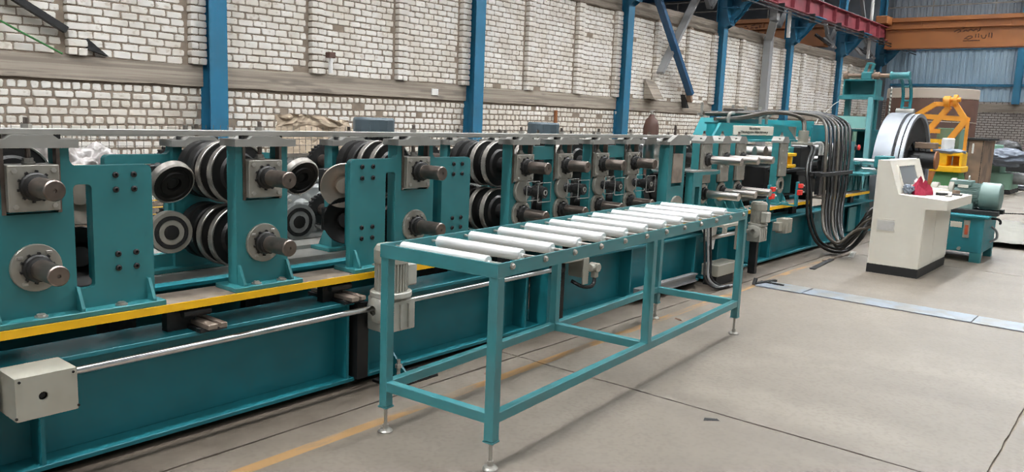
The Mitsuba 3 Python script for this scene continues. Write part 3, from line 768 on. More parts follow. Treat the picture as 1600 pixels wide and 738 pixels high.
# ---- gear reducers with upright motors behind the stands
def reducer(x, y, label, cap):
    t = thing('gear_reducer', label, 'gear reducer', 'gear reducers behind the stands')
    part(t, 'casing', [bx(x - .3, x + .16, y - .15, y + .25, .64, 1.04, .03), bx(x - .34, x + .2, y - .19, y + .29, .64, .68, .008)], CAST, False)
    part(t, 'casing_lid', bx(x - .27, x + .13, y - .13, y + .22, 1.04, 1.075, .008), CAST, False)
    for sx in (-.18, .06):
        fl = part(t, 'side_flange', lathe([(.0, 0), (.15, 0), (.15, .02), (.1, .03), (.08, .09), (.05, .1), (0, .1)], (x + sx, y - .15, .84), (0, -1, 0), 32), CAST, 30)
        part(fl, 'bolt', [hexnut((x + sx + .128 * math.cos(a), y - .17, .84 + .128 * math.sin(a)), (0, -1, 0), .012, .01) for a in np.arange(8) * math.pi / 4], BOLT, False)
    part(t, 'round_flange', lathe([(0, 0), (.17, 0), (.17, .035), (.13, .04), (.1, .09), (0, .09)], (x + .36, y - .05, .86), (-.5, -1, 0), 32), CAST, 30)
    if not cap: return
    part(t, 'motor_fins', [cy((x + .82, y + .2, .64), (x + .82, y + .2, 1.41), .15, 28)] + [bar((x + .82 + .15 * math.cos(a), y + .2 + .15 * math.sin(a), .9), (x + .82 + .15 * math.cos(a), y + .2 + .15 * math.sin(a), 1.39), .008, .05, (math.cos(a), math.sin(a), 0)) for a in np.arange(28) * math.pi / 14], BLACK, 30)
    if cap:
        part(t, 'fan_cap', lathe([(0, 0), (.17, 0), (.172, .1), (.16, .118), (0, .12)], (x + .82, y + .2, 1.41), (0, 0, 1), 14), CAP_GREY, 25, label='blue grey fan cap')
reducer(3.62, 5.0, 'grey gear reducer behind the second wide stand, its motor capped in blue grey', True)
reducer(5.95, 5.0, 'grey gear reducer behind the four close stands, its motor capped in blue grey', True)
reducer(1.25, 5.0, 'grey gear reducer behind the leftmost stands', False)

# ---- chrome drive shaft with end box, gear motors and switch box along the base
t = thing('drive_shaft', 'bright chrome drive shaft running along the teal base', 'drive shaft')
part(t, 'rod', cy((1.2, 3.4, .475), (4.62, 3.4, .487), .0165, 24), CHROME)
part(t, 'far_rod', cy((7.0, 3.4, .48), (8.05, 3.4, .48), .022, 20), CHROME)

t = thing('end_box', 'beige grey box with round hole on the base at the left edge', 'control box')
hole = Point(1.148, .44).buffer(.017)
part(t, 'front_cover', xz(rounded(1.05, 1.275, .355, .528, .004).difference(hole), 3.285, 3.295), BOX_GREY, False)
part(t, 'body', [bx(1.05, 1.06, 3.295, 3.47, .355, .528), bx(1.265, 1.275, 3.295, 3.47, .355, .528), bx(1.05, 1.275, 3.295, 3.47, .518, .528), bx(1.05, 1.275, 3.295, 3.47, .355, .365), bx(1.05, 1.275, 3.46, 3.47, .355, .528)], BOX_GREY, False)
part(t, 'plug', ycyl(1.148, .44, 3.3, 3.4, .014, 12), BLACK)
part(t, 'lid_screw', [ycyl(u, v, 3.281, 3.286, .005, 10) for u, v in ((1.065, .513), (1.26, .513), (1.05, .37), (1.275, .37))], BLACK, False)
part(t, 'mounting_plate', bx(.98, 1.034, 3.42, 3.47, .34, .57), BOX_GREY, False)

def gear_motor(x, y, z, label, s=1.0, side=1):
    t = thing('gear_motor', label, 'gear motor')
    g = part(t, 'gearbox', [bx(x - .1 * s, x + .1 * s, y - .07 * s, y + .09 * s, z - .13 * s, z + .07 * s, .008), bx(x - .112 * s, x + .112 * s, y - .085 * s, y - .07 * s, z - .125 * s, z + .05 * s, .003)], MOTOR_GREY, False)
    part(g, 'flange_ring', lathe([(.028, 0), (.075, 0), (.078, .006), (.07, .02), (.05, .03), (.028, .035)], (x - .1 * s, y, z), (-1, 0, 0), 26), MOTOR_GREY, 30)
    part(g, 'rib', [bx(x + d, x + d + .012, y - .1 * s, y - .07 * s, z - .11 * s, z + .03 * s) for d in (-.07 * s, -.01 * s, .05 * s)], MOTOR_GREY, False)
    part(t, 'flange', cy((x, y, z + .07 * s), (x, y, z + .1 * s), .12 * s, 28, .004), MOTOR_GREY)
    part(t, 'stator', cy((x, y, z + .1 * s), (x, y, z + .27 * s), .078 * s, 28), MOTOR_GREY)
    for a in np.arange(30) * math.pi / 15:
        part(t, 'cooling_fin', bar((x + .084 * s * math.cos(a), y + .084 * s * math.sin(a), z + .105 * s), (x + .084 * s * math.cos(a), y + .084 * s * math.sin(a), z + .27 * s), .005, .022 * s, (math.cos(a), math.sin(a), 0)), MOTOR_GREY, False)
    part(t, 'fan_cover', lathe([(0, 0), (.098 * s, 0), (.1 * s, .004), (.1 * s, .075 * s), (.085 * s, .1 * s), (.05 * s, .108 * s), (0, .108 * s)], (x, y, z + .265 * s), (0, 0, 1), 28), BOX_GREY, 30)
    part(t, 'terminal_box', bx(x + .08 * s, x + .16 * s, y - .05 * s, y + .06 * s, z + .12 * s, z + .25 * s, .008) if side > 0 else bx(x - .1 * s, x + .03 * s, y - .15 * s, y - .07 * s, z + .12 * s, z + .25 * s, .008), MOTOR_GREY, False)
    return t
gear_motor(3.02, 3.37, .475, 'grey upright gear motor on the drive shaft behind the near table leg')
t = gear_motor(8.22, 3.36, .465, 'pale grey upright gear motor beyond the far end of the roller table', .86, -1)
part(t, 'foot_strut', bx(8.19, 8.25, 3.34, 3.42, .0, .36), BLACK, False)

t = thing('switch_box', 'beige grey angled bracket box with round sensor behind the roller table', 'control box')
part(t, 'cover', [bx(4.64, 4.92, 3.3, 3.46, .545, .56, .003), bx(4.85, 4.92, 3.29, 3.3, .36, .56), bx(4.9, 4.92, 3.3, 3.46, .4, .56)], BOX_GREY, False)
part(t, 'sensor', [ycyl(4.985, .48, 3.24, 3.32, .035, 20, .005), cy((4.92, 3.28, .48), (4.99, 3.28, .48), .028, 16), bx(4.965, 5.015, 3.26, 3.3, .4, .46, .004)], BOX_GREY)
part(t, 'cable', tube([(4.99, 3.28, .42), (4.97, 3.27, .36), (4.93, 3.28, .335), (4.88, 3.32, .34), (4.86, 3.4, .37)], .014, 8, 5), RUBBER)
part(t, 'bearing', cy((4.62, 3.4, .487), (4.72, 3.4, .487), .04, 20), BLACK)
t = thing('cable_channel', 'grey metal cable channel on the base foot near the floor', 'channel')
part(t, 'channel', [bx(5.95, 7.05, 3.46, 3.5, .06, .14), bx(5.95, 7.05, 3.44, 3.46, .06, .075), bx(5.95, 7.05, 3.44, 3.46, .125, .14)], GREY_PIPE, False)

FLAP = [(6.92, .64), (7.3, .66), (7.34, .66), (7.27, .36), (7.23, .36)]
# ---- clutter between the table end and the second gear motor
t = thing('angle_bracket', 'beige grey bracket box under the far end of the roller table', 'bracket')
part(t, 'top', bx(7.15, 7.62, 3.25, 3.5, .6, .625), BOX_GREY, False)
part(t, 'leg', [bx(7.45, 7.55, 3.24, 3.27, .36, .6), bx(7.15, 7.2, 3.24, 3.27, .54, .6)], BOX_GREY, False)
part(t, 'white_flap', trimesh.convex.convex_hull(np.array([(x, y, z) for y in (3.4, 3.406) for x, z in FLAP])), WHITE, False, label='white pointed plate')
t = thing('floor_block', 'beige block on a dark foot beside the base, below the bracket box', 'block')
part(t, 'block', bx(7.2, 7.66, 3.3, 3.48, .1, .215, .006), BOX_GREY, False)
part(t, 'foot', bx(7.24, 7.62, 3.33, 3.47, 0, .1), BLACK, False)
for i, (x, r) in enumerate(((6.95, .011), (7.02, .013), (7.08, .011))):
    single('cable_conduit', tube([(x, 3.36, .62), (x, 3.33, .3), (x - .02, 3.3, .12), (x + .08, 3.24, .03), (x + .3, 3.2, .022)], r, 8, 6), [RUBBER, GREY_PIPE, RUBBER][i], ['black conduit bending to the floor left of the beige block', 'grey conduit bending to the floor left of the beige block', 'black conduit nearest the beige block'][i], 'conduit')
single('floor_bracket', [bar((7.62, 3.1, .01), (7.98, 3.02, .01), .04, .02), bar((7.8, 3.1, .01), (7.78, 2.86, .01), .03, .02), bar((7.62, 3.1, .0), (7.66, 3.1, .06), .03, .03)], BLACK, 'small black bracket lying on the floor near the table leg', 'bracket', smooth=False)
single('junction_box', [bx(9.0, 9.1, 3.42, 3.5, .38, .48, .004), bx(9.1, 9.3, 3.38, 3.5, .35, .52, .004), bx(9.17, 9.21, 3.374, 3.38, .38, .49)], BOX_GREY, 'pale junction box on the base right of the second gear motor', 'junction box', smooth=False)
for i, (x, y, a, l) in enumerate(((9.0, 3.0, .2, .9), (9.7, 3.1, -.1, .8), (10.2, 2.95, .5, .6))):
    single('floor_strip', bar((x, y, .006), (x + l * math.cos(a), y + l * math.sin(a) * .4, .006), .06, .012), [BLACK, BED, RAIL][i], ['dark steel strip lying on the floor near the hoses', 'brown steel strip lying on the floor near the hoses', 'grey steel strip lying on the floor near the hoses'][i], 'steel strip', smooth=False)

# ================================================================== ROLLER TABLE
TO, TU, TV = np.array([2.605, 2.22]), np.array([.99742, .0719]), np.array([-.0719, .99742])
def at_table(m):
    m = m.copy(); v = np.array(m.vertices)
    m.vertices = np.c_[TO[0] + v[:, 0] * TU[0] + v[:, 1] * TV[0], TO[1] + v[:, 0] * TU[1] + v[:, 1] * TV[1], v[:, 2]]
    return m
t = thing('roller_table', 'long teal frame table carrying twelve bright rollers in front of the line', 'roller table')
LX, LY = 3.09, .66
def tp(name, m, mt, parent=None, smooth=False, **k):
    return part(parent or t, name, at_table(join(m) if isinstance(m, (list, tuple)) else m), mt, smooth, **k)
for v in (0, LY):
    s = -1 if v == 0 else 1
    tp('side_rail', [bx(-.022, LX + .022, v - .025 if s < 0 else v + .017, v - .017 if s < 0 else v + .025, .892, .957, .001), bx(-.022, LX + .022, v - .02, v + .02, .892, .9)], TEAL_PALE)
    tp('stretcher', bx(.0, LX, v - .022, v + .022, .218, .268, .003), TEAL_PALE)
    for u in (0, 1.545, LX):
        z0 = .138 if u != 1.545 else .26
        lg = tp('leg', bx(u - .025, u + .025, v - .025 + .001 * s, v + .025 - .001 * s, z0, .895, .003), TEAL_PALE)
        if u != 1.545:
            tp('end_plate', bx(u - .028, u + .028, v - .028, v + .028, .13, .138), TEAL_PALE, lg)
            tp('levelling_foot', [cy((u, v, .012), (u, v, .14), .0085, 12), lathe([(0, 0), (.036, 0), (.037, .006), (.03, .014), (.014, .018), (.012, .03), (0, .03)], (u, v, 0), (0, 0, 1), 22), hexnut((u, v, .028), (0, 0, 1), .016, .012)], BOLT, lg, 30)
for u in (0, LX):
    s = -1 if u == 0 else 1
    tp('end_rail', [bx(u + s * .022, u + s * .03, -.025, LY + .025, .892, .957, .001), bx(u + s * .028 - s * .045, u + s * .022, .02, LY - .02, .892, .8999)], TEAL_PALE)
for u in (0, 1.545, LX):
    tp('cross_stretcher', bx(u - .022, u + .022, .0, LY, .218, .268, .003), TEAL_PALE)
for i in range(12):
    u = .075 + i * .2672
    tp('roller', lathe([(0, 0), (.008, 0), (.008, .012), (.026, .012), (.03, .016), (.03, LY - .125), (.026, LY - .121), (.008, LY - .121), (.008, LY - .109), (0, LY - .109)], (u, .095, .9345), (0, 1, 0), 36), ZINC_ROLLER, smooth=30)
    for v, s in ((-.025, -1), (LY + .025, 1)):
        tp('axle_nut', [cy((u, v, .9345), (u, v + s * .014, .9345), .012, 14, .003), cy((u, v, .9345), (u, v + s * .004, .9345), .016, 14)], BOLT, smooth=30)
    tp('axle', cy((u, -.025, .9345), (u, LY + .025, .9345), .0075, 10), BOLT, smooth=30)

# ================================================================== PRESS AND HOSES
t = thing('punching_press', 'teal punching press with white sign plate above the line', 'press')
part(t, 'front_beam', xz(Polygon([(8.3, 1.41), (8.5, 1.6), (10.45, 1.6), (10.85, 1.41)]), 4.0, 4.03), AQUA, False)
part(t, 'front_lip', bx(8.28, 10.87, 3.96, 4.3, 1.385, 1.41, .004), AQUA, False)
part(t, 'beam_box', bx(8.75, 10.4, 4.03, 4.3, 1.41, 1.58), AQUA, False)
part(t, 'rear_beam', xz(Polygon([(9.55, 1.43), (9.75, 1.66), (13.15, 1.68), (13.2, 1.43)]), 4.58, 4.88), AQUA, False)
part(t, 'top_plate', bx(9.4, 12.3, 4.3, 4.65, 1.58, 1.6), AQUA, False)
sg = part(t, 'sign_plate', bx(8.82, 10.0, 3.985, 4.0, 1.463, 1.575, .003), PAPER, False, label='white sign plate with two lines of lettering')
def lettering(text, h, x, z, y):
    m = meshkit.text_mesh(text, h, .003, bold=True)
    v = np.array(m.vertices)
    m = trimesh.Trimesh(np.c_[x + v[:, 0], y - v[:, 2], z + v[:, 1]], m.faces, process=False)
    return m
m = lettering('Structures', .028, 0, 0, 0); m.apply_scale([1.75, 1, 1])
m.apply_translation((9.41 - m.bounds[:, 0].mean(), 3.9845, 1.53)); part(sg, 'lettering', m, INK, False)
m = lettering('Zhongyue Machinery', .028, 0, 0, 0); m.apply_scale([2.15, 1, 1])
m.apply_translation((9.41 - m.bounds[:, 0].mean(), 3.9845, 1.487)); part(sg, 'lettering', m, INK, False)
for x, y in ((8.65, 4.08), (10.6, 4.08), (8.9, 4.6), (12.1, 4.6)):
    part(t, 'post', cy((x, y, .69), (x, y, 1.42), .055, 20), SHAFT)
part(t, 'ram_cylinder', [cy((10.02, 3.78, .75), (10.02, 3.78, 1.33), .065, 26, .004), cy((10.02, 3.78, 1.33), (10.02, 3.78, 1.4), .025, 16)], TEAL)
part(t, 'yellow_clamp', [bx(9.68, 9.95, 3.7, 3.74, 1.08, 1.26, .004), bx(9.68, 9.95, 3.64, 3.72, 1.22, 1.26, .006), bx(9.68, 9.95, 3.64, 3.72, 1.08, 1.12, .006), bx(9.78, 9.84, 3.65, 3.72, 1.1, 1.25)], YELLOW, False, label='yellow cast clamp')
part(t, 'fitting_stack', [cy((10.56, 3.8, 1.38), (10.56, 3.8, 1.54), .065, 20, .004), cy((10.56, 3.8, 1.44), (10.56, 3.8, 1.455), .075, 20), cy((10.56, 3.8, 1.5), (10.56, 3.8, 1.51), .072, 20), bx(10.38, 10.75, 3.72, 3.9, 1.35, 1.385, .005)], BOX_GREY)
part(t, 'pilot_cylinder', cy((10.95, 4.1, 1.4), (10.95, 4.1, 1.58), .05, 18), BOX_GREY)
part(t, 'die_rolls', [cy((8.9 + .33 * k, 3.75, 1.27), (8.9 + .33 * k, 4.3, 1.27), .075, 24) for k in range(3)], SHAFT_BRIGHT)
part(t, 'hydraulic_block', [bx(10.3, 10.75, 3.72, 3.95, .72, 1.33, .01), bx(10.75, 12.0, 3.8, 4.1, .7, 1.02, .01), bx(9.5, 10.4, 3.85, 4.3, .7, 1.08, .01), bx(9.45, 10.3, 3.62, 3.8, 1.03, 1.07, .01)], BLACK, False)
part(t, 'levelling_roll', [cy((11.3, 3.7, 1.28), (11.3, 4.4, 1.28), .09, 28), cy((11.5, 3.7, 1.1), (11.5, 4.4, 1.1), .1, 28), cy((11.9, 3.7, 1.28), (11.9, 4.4, 1.28), .09, 28), cy((11.2, 3.7, .93), (11.2, 4.4, .93), .08, 28)], CHROME)
part(t, 'rear_panel', bx(12.6, 13.3, 4.4, 4.42, 1.35, 1.62), TEAL_DARK, False)
for x in (11.0, 11.6, 12.2):
    part(t, 'roll_frame', xz(Polygon([(x - .06, .68), (x + .14, .68), (x + .1, 1.4), (x - .04, 1.4)]), 3.66, 3.72), BLACK if x < 12 else TEAL, False)
# top pipe work
for i, (x, y) in enumerate(((8.9, 4.1), (9.95, 4.15), (10.15, 4.15), (10.9, 4.6))):
    part(t, 'elbow_pipe', tube([(x, y, 1.6), (x, y, 1.68), (x + .05, y, 1.715), (x + .35, y + .1, 1.72)], .02, 8, 5), BOLT)
for x in (9.2, 10.1, 10.5, 11.0):
    part(t, 'tie_stud', [cy((x, 4.6, 1.66), (x, 4.6, 1.84), .018, 10), hexnut((x, 4.6, 1.68), (0, 0, 1), .06, .03)], BOLT)
part(t, 'valve_bank', [bx(9.3, 11.0, 4.45, 4.65, 1.68, 1.74, .01), bx(9.8, 10.0, 4.4, 4.6, 1.74, 1.79, .01)], RUBBER_OLD, False)

t = thing('end_stand', 'teal upright with grey block at the left of the press', 'roll stand')
half_stand(t, 9.3, 'narrow', FY, True, .115, 1.0, 1.386)
t = thing('box_stand', 'teal upright with long grey plate between the close stands and the long-shaft stands', 'roll stand')
pl = unary_union([sbox(6.5, ZB + .02, 6.82, 1.38)]).difference(sbox(6.57, 1.0, 6.76, 1.4))
part(t, 'front_plate', xz(pl, FY - .04, FY + .06), TEAL, False)
part(t, 'inner_plate', bx(6.572, 6.758, FY - .05, FY + .03, 1.03, 1.3, .003), BED, False)
part(t, 'lower_plate', xz(Point(6.68, .8).buffer(.11).intersection(sbox(6.5, .69, 6.9, 1)), FY - .06, FY - .04), PLATE, False)
part(t, 'cap', xz(Polygon([(6.47, 1.38), (6.85, 1.38), (6.85, 1.41), (6.76, 1.47), (6.6, 1.47), (6.47, 1.41)]), FY - .06, FY + .08), RAIL, False)
part(t, 'screw', cy((6.66, FY, 1.28), (6.66, FY, 1.56), .012, 10), SHAFT)
part(t, 'disc', lathe([(0, 0), (.14, 0), (.16, .01), (.16, .05), (.14, .06), (0, .06)], (6.55, 3.75, 1.3), (0, 1, 0), 36), CHROME, 30)
t = thing('gear_cover', 'teal gear cover with square opening right of the box stand', 'cover')
part(t, 'cover_plate', xz(sbox(6.93, .69, 7.12, 1.12).union(sbox(6.93, 1.09, 7.5, 1.125)).difference(sbox(6.98, .8, 7.07, .98)), 3.5, 3.58), TEAL, False)
part(t, 'top_plate', bx(6.9, 7.45, 3.5, 3.9, 1.12, 1.135), RAIL, False)
part(t, 'large_disc', lathe([(0, 0), (.17, 0), (.19, .015), (.19, .11), (.17, .12), (0, .12)], (7.05, 3.85, 1.26), (0, 1, 0), 40), CHROME, 30)
# small red limit switches
for i, x in enumerate((8.42, 9.26)):
    t = thing('limit_switch', ['red switch block below the long shafts of the third stand', 'red switch block left of the hanging hoses'][i], 'switch')
    part(t, 'body', bx(x, x + .07, 3.3, 3.34, .88, .93, .004), RED_BRIGHT, False)
    part(t, 'lower_body', bx(x - .02, x + .06, 3.3, 3.34, .8, .86, .004), RED_BRIGHT, False)
    part(t, 'plunger', [cy((x + .07, 3.32, z), (x + .14, 3.32, z), .01, 10) for z in (.905, .83)], BOLT)
    part(t, 'bracket', [bx(x - .0, x + .05, 3.34, 3.37, .665, .95, .004), bx(x, x + .05, 3.34, 3.56, .6651, .68)], TEAL_DARK, False)

# hydraulic hoses
HOSE_WORDS = ['innermost hose of the thick bundle hanging from the press', 'second hose from the left in the thick hanging bundle', 'third hose from the left in the thick hanging bundle',
              'middle hose of the thick hanging bundle', 'third hose from the right in the thick hanging bundle', 'second hose from the right in the thick hanging bundle', 'outermost hose of the thick hanging bundle, nearest the coil']
for i in range(7):
    k = i / 6; j = (i * 3) % 7 / 6
    R = lambda y, q, z: (y * q, y, z)
    pts = [(8.9 + .15 * i, 4.42, 1.70 + .01 * (i % 2)), R(4.2, 2.36 + .06 * k, 1.735 + .012 * (i % 3)), R(4.0, 2.66 + .07 * k, 1.765 + .02 * k), R(3.72, 2.9 + .1 * k, 1.73 + .035 * k), R(3.5, 2.99 + .25 * k, 1.62 + .03 * k), R(3.4, 3.02 + .27 * k, 1.45),
           R(3.36, 3.03 + .275 * k, 1.15), R(3.34 - .02 * j, 3.045 + .25 * k, .8), R(3.3 - .03 * j, 3.06 + .22 * k, .5), R(3.2, 3.11 + .2 * k, .31 - .05 * j), R(3.05, 3.27 + .1 * k, .2 - .1 * j + .05 * k),
           R(2.9, 3.47 + .04 * k, .25 + .06 * k + .1 * (1 - j)), R(2.74, 3.68, .43 + .2 * k), (10.6, 2.68, .5 + .14 * k), (11.3, 2.5, .5 + .05 * k)]
    single('hydraulic_hose', tube(pts, .0195, 10, 7), RUBBER_OLD if i in (0, 3) else RUBBER, HOSE_WORDS[i], 'hose', 'hose bundle of the press')
for i in range(2):
    d = .12 * i
    pts = [(10.62 + .1 * i, 3.74, 1.34), (10.45 + d, 3.64, 1.3), (9.95 + d, 3.5, 1.1), (9.85 + d, 3.43, .8), (9.85 + d, 3.4, .5), (9.92 + d, 3.3, .2), (10.24 + d, 3.2, .05 + .02 * i), (10.42 + d * .6, 3.05, .06 + .03 * i), (10.36, 2.88, .25 + .05 * i), (10.1, 2.72, .47 + .05 * i), (10.6, 2.66, .4)]
    single('hydraulic_hose', tube(pts, .018, 10, 8), RUBBER, ['front black hose looping low onto the floor, left of the thick bundle', 'second black hose looping low onto the floor beside the front one'][i], 'hose')
for i in range(2):
    pts = [(8.75 + .1 * i, 4.2, 1.64), (9.3, 4.12, 1.655 + .02 * i), (9.85, 4.02, 1.735 + .015 * i), (10.35, 3.94, 1.745), (10.62 + .05 * i, 3.86, 1.68), (10.56 + .04 * i, 3.8, 1.53)]
    single('hydraulic_hose', tube(pts, .022, 10, 8), RUBBER_OLD, ['worn grey hose lying along the top of the press', 'second worn grey hose along the top of the press into the grey fitting'][i], 'hose')
for i in range(2):
    x = 10.82 + .11 * i
    single('white_hose', tube([(x - .12, 3.74, 1.36), (x - .05, 3.68, 1.385), (x, 3.66, 1.34), (x, 3.66, 1.22)], .016, 8, 6), WHITE, ['left short white elbow hose at the grey fitting', 'right short white elbow hose at the grey fitting'][i], 'hose')
single('hose_clamp', [bx(9.9, 11.1, 3.29, 3.32, .99, 1.04, .004), bx(9.9, 11.1, 3.4, 3.43, .99, 1.04, .004), bx(9.95, 10.0, 3.32, 3.75, .99, 1.04), bx(11.0, 11.05, 3.32, 3.8, .99, 1.04)], BLACK, 'black clamp bar across the hanging hose bundle', 'clamp', smooth=False)

# entry guide between press and coil
t = thing('entry_guide', 'teal entry guide with black and red wheels between hoses and coil', 'entry guide')
for x in (11.9, 12.5):
    part(t, 'post', [bx(x, x + .06, 3.7, 3.76, .68, 1.1), bx(x + .3, x + .36, 3.7, 3.76, .68, 1.1), bx(x, x + .36, 3.66, 3.78, 1.06, 1.1)], TEAL, False)
for x in (13.67, 14.07):
    part(t, 'green_roller', cy((x - .35, 4.1, 1.0), (x - .35, 4.1, 1.54), .034, 18), GREEN_GREY)
for i, (y, mt) in enumerate(((3.86, RUBBER), (3.78, RED_BRIGHT), (3.7, RUBBER), (3.62, RED_BRIGHT))):
    part(t, 'wheel', lathe([(0, 0), (.025, 0), (.042, .008), (.042, .03), (.025, .038), (0, .038)], (12.55 + .17 * i, 3.8, 1.3), (0, 1, 0), 24), mt, 30)
part(t, 'pinch_roll', [cy((12.7, 3.4, .98), (12.7, 3.8, .98), .05, 20), cy((12.7, 3.4, 1.1), (12.7, 3.8, 1.1), .05, 20)], CHROME)
part(t, 'table', bx(12.0, 13.1, 3.4, 3.9, .92, .95), TEAL, False)
for k in range(5):
    part(t, 'gusset', xz(Polygon([(11.85 + .25 * k, .68), (12.0 + .25 * k, .68), (11.92 + .25 * k, .9)]), 3.62, 3.64), TEAL_PALE if k > 2 else TEAL, False)
part(t, 'red_knob', cy((12.75, 3.25, .98), (12.75, 3.4, .98), .05, 16), CLOTH_RED)
part(t, 'motor_bracket', bx(12.6, 12.95, 3.25, 3.45, 1.03, 1.2, .01), TEAL, False)

# ================================================================== COIL AND DECOILER
t = thing('steel_coil', 'big coil of bright steel strip standing on edge behind the control desk', 'steel coil')
CXc, CZ = 14.3, .93
def ringp(y0, y1, r0, r1): return lathe([(r0, 0), (r1, 0), (r1, y1 - y0), (r0, y1 - y0), (r0, 0)], (CXc, y0, CZ), (0, 1, 0), 90)
part(t, 'wide_band', ringp(3.43, 3.7, .5, .945), STRIP, 30)
part(t, 'gap_band', ringp(3.39, 3.43, .5, .89), BLACK, 30)
part(t, 'narrow_band', ringp(3.33, 3.39, .5, .935), STRIP, 30)
part(t, 'inner_windings', ringp(3.31, 3.335, .5, .9), BLACK, 30)
part(t, 'rim_band', ringp(3.26, 3.31, .88, .935), STRIP, 30)
t = thing('decoiler', 'teal decoiler frame with hopper and platform holding the coil', 'decoiler')
part(t, 'mandrel', [cy((CXc, 3.2, CZ), (CXc, 3.9, CZ), .3, 36, .01), cy((CXc, 2.98, CZ + .2), (CXc, 3.9, CZ + .2), .14, 28)], BLACK)
part(t, 'mandrel_jaw', bx(CXc - .1, CXc + .1, 2.98, 3.3, CZ + .38, CZ + .48, .01), RUSTY, False)
part(t, 'mandrel_plate', ycyl(CXc, CZ + .2, 2.955, 2.98, .15, 28), ORANGE_CRANE)
for y in (3.98, 4.42):
    part(t, 'upright', bx(14.2, 14.3, y - .04, y + .04, 0, 2.12), TEAL, False)
part(t, 'sloping_leg', bar((13.2, 3.72, .1), (14.0, 3.98, 2.1), .08, .08, (0, 1, 0)), TEAL_PALE, False)
part(t, 'top_rail', [bx(13.96, 14.4, 3.9, 3.96, 2.07, 2.13), bx(13.96, 14.02, 3.9, 4.5, 2.07, 2.13), bx(13.96, 14.4, 4.44, 4.5, 2.07, 2.13)], TEAL_PALE, False)
part(t, 'apron', bar((13.9, 3.95, 1.69), (13.9, 4.52, 1.69), .02, .2), TEAL_LIT, False, label='teal apron panel coloured pale as if lit')
hp = part(t, 'hopper', [bx(14.0, 14.35, 3.93, 3.95, 2.13, 2.39), bx(14.0, 14.35, 4.43, 4.45, 2.13, 2.39), bx(14.0, 14.35, 3.93, 4.45, 2.13, 2.15), bx(14.33, 14.35, 3.93, 4.45, 2.13, 2.39), bx(14.0, 14.35, 3.93, 4.45, 2.38, 2.4)], TEAL, False)
part(t, 'drum_body', [bx(13.95, 14.8, 3.92, 3.95, 0, 1.58), bx(13.95, 14.8, 4.47, 4.5, 0, 1.58), bx(13.95, 14.8, 3.92, 4.5, 1.55, 1.58), bx(14.77, 14.8, 3.92, 4.5, 0, 1.58)], TEAL_DARK, False)
part(t, 'cross_shaft', cy((14.05, 3.5, 2.46), (14.05, 4.42, 2.46), .035, 20), RUSTY)
part(t, 'shaft_collar', [ycyl(14.05, 2.46, 3.48, 3.7, .055, 20), ycyl(14.05, 2.46, 3.44, 3.48, .07, 20), ycyl(14.05, 2.46, 3.7, 3.73, .07, 20)], TEAL_PALE)
part(t, 'shaft_end', [ycyl(14.05, 2.46, 4.4, 4.46, .075, 20), ycyl(14.05, 2.46, 3.9, 3.98, .06, 20)], RUSTY)
part(t, 'clevis', [bar((14.05, 4.06, 2.42), (14.05, 4.0, 2.66), .02, .05), bar((14.05, 4.16, 2.42), (14.05, 4.1, 2.66), .02, .05), bx(14.0, 14.1, 4.02, 4.18, 2.4, 2.52, .01), bar((14.05, 4.02, 2.66), (14.05, 4.12, 2.66), .03, .03)], TEAL_PALE, False)
arc = [(14.05, 2.44), (14.3, 2.4), (14.45, 2.25), (14.5, 2.08), (14.48, 1.9)]
for y in (3.5, 3.62):
    part(t, 'hold_down_arm', tube([(x, y, z) for x, z in arc], .026, 8, 5), TEAL_DARK)
part(t, 'arm_rung', [cy((x, 3.5, z), (x, 3.62, z), .016, 12) for x, z in ((14.4, 2.3), (14.5, 2.08), (14.48, 1.96))], TEAL)
part(t, 'press_roll', cy((14.48, 3.42, 1.9), (14.48, 3.7, 1.9), .05, 20), BOLT)
single('chain', tube([(14.6, 3.84, 2.3 - .03 * i) if i % 2 else (14.62, 3.85, 2.3 - .03 * i) for i in range(16)], .016, 6), BOLT, 'hanging steel chain left of the curved arm', 'chain')

# orange decoiler further back
t = thing('orange_decoiler', 'orange steel decoiler frame standing behind the coil', 'decoiler')
A = lambda y, z, x=20.0: (x, y, z)
for p, q, w in ((A(4.75, 1.93), A(3.62, 1.88), .09), (A(4.72, 1.9), A(4.3, 2.2), .09), (A(4.3, 2.2), A(3.95, 2.2), .08), (A(4.42, 1.55), A(4.02, 2.15), .1), (A(3.9, 2.2), A(3.66, 1.86), .09), (A(3.66, 1.86), A(3.95, 1.4), .1),
                (A(4.6, 1.6), A(4.15, 1.6), .08), (A(4.6, 1.22), A(3.9, 1.18), .1), (A(4.6, 1.6), A(4.6, 0), .1), (A(4.0, 1.2), A(4.0, 0), .1), (A(3.62, 1.86), A(3.62, 0), .05)):
    part(t, 'beam', bar(p, q, w * 1.2, w * 1.2, (1, 0, 0)), ORANGE, False)
for p, q in ((A(4.75, 1.93), A(4.85, 1.93, 20.6)), (A(3.62, 1.88), A(3.75, 1.88, 20.6)), (A(4.3, 2.2), A(4.4, 2.2, 20.6)), (A(4.6, 0.05), A(4.7, .05, 20.6))):
    part(t, 'tie_beam', bar(p, q, .08, .08), ORANGE, False)
part(t, 'drum', [ycyl(19.95, 2.26, 4.0, 4.12, .12, 20), ycyl(19.95, 2.28, 3.86, 3.93, .13, 20), ycyl(19.95, 2.3, 3.8, 4.15, .05, 14)], ORANGE)
part(t, 'pusher', bx(19.9, 20.3, 4.15, 4.5, 1.3, 1.42), YELLOW, False)
single('green_cabinet', [bx(20.6, 21.3, 3.85, 4.33, 0, 1.68, .01), bx(20.58, 20.6, 3.9, 4.28, 1.4, 1.64)], GREEN_GREY, 'grey green cabinet in front of the orange decoiler', 'cabinet', smooth=False)
single('orange_crate', bx(19.0, 19.8, 3.95, 4.6, .4, .85, .01), ORANGE_CRANE, 'brown orange box behind the yellow press', 'box', smooth=False)
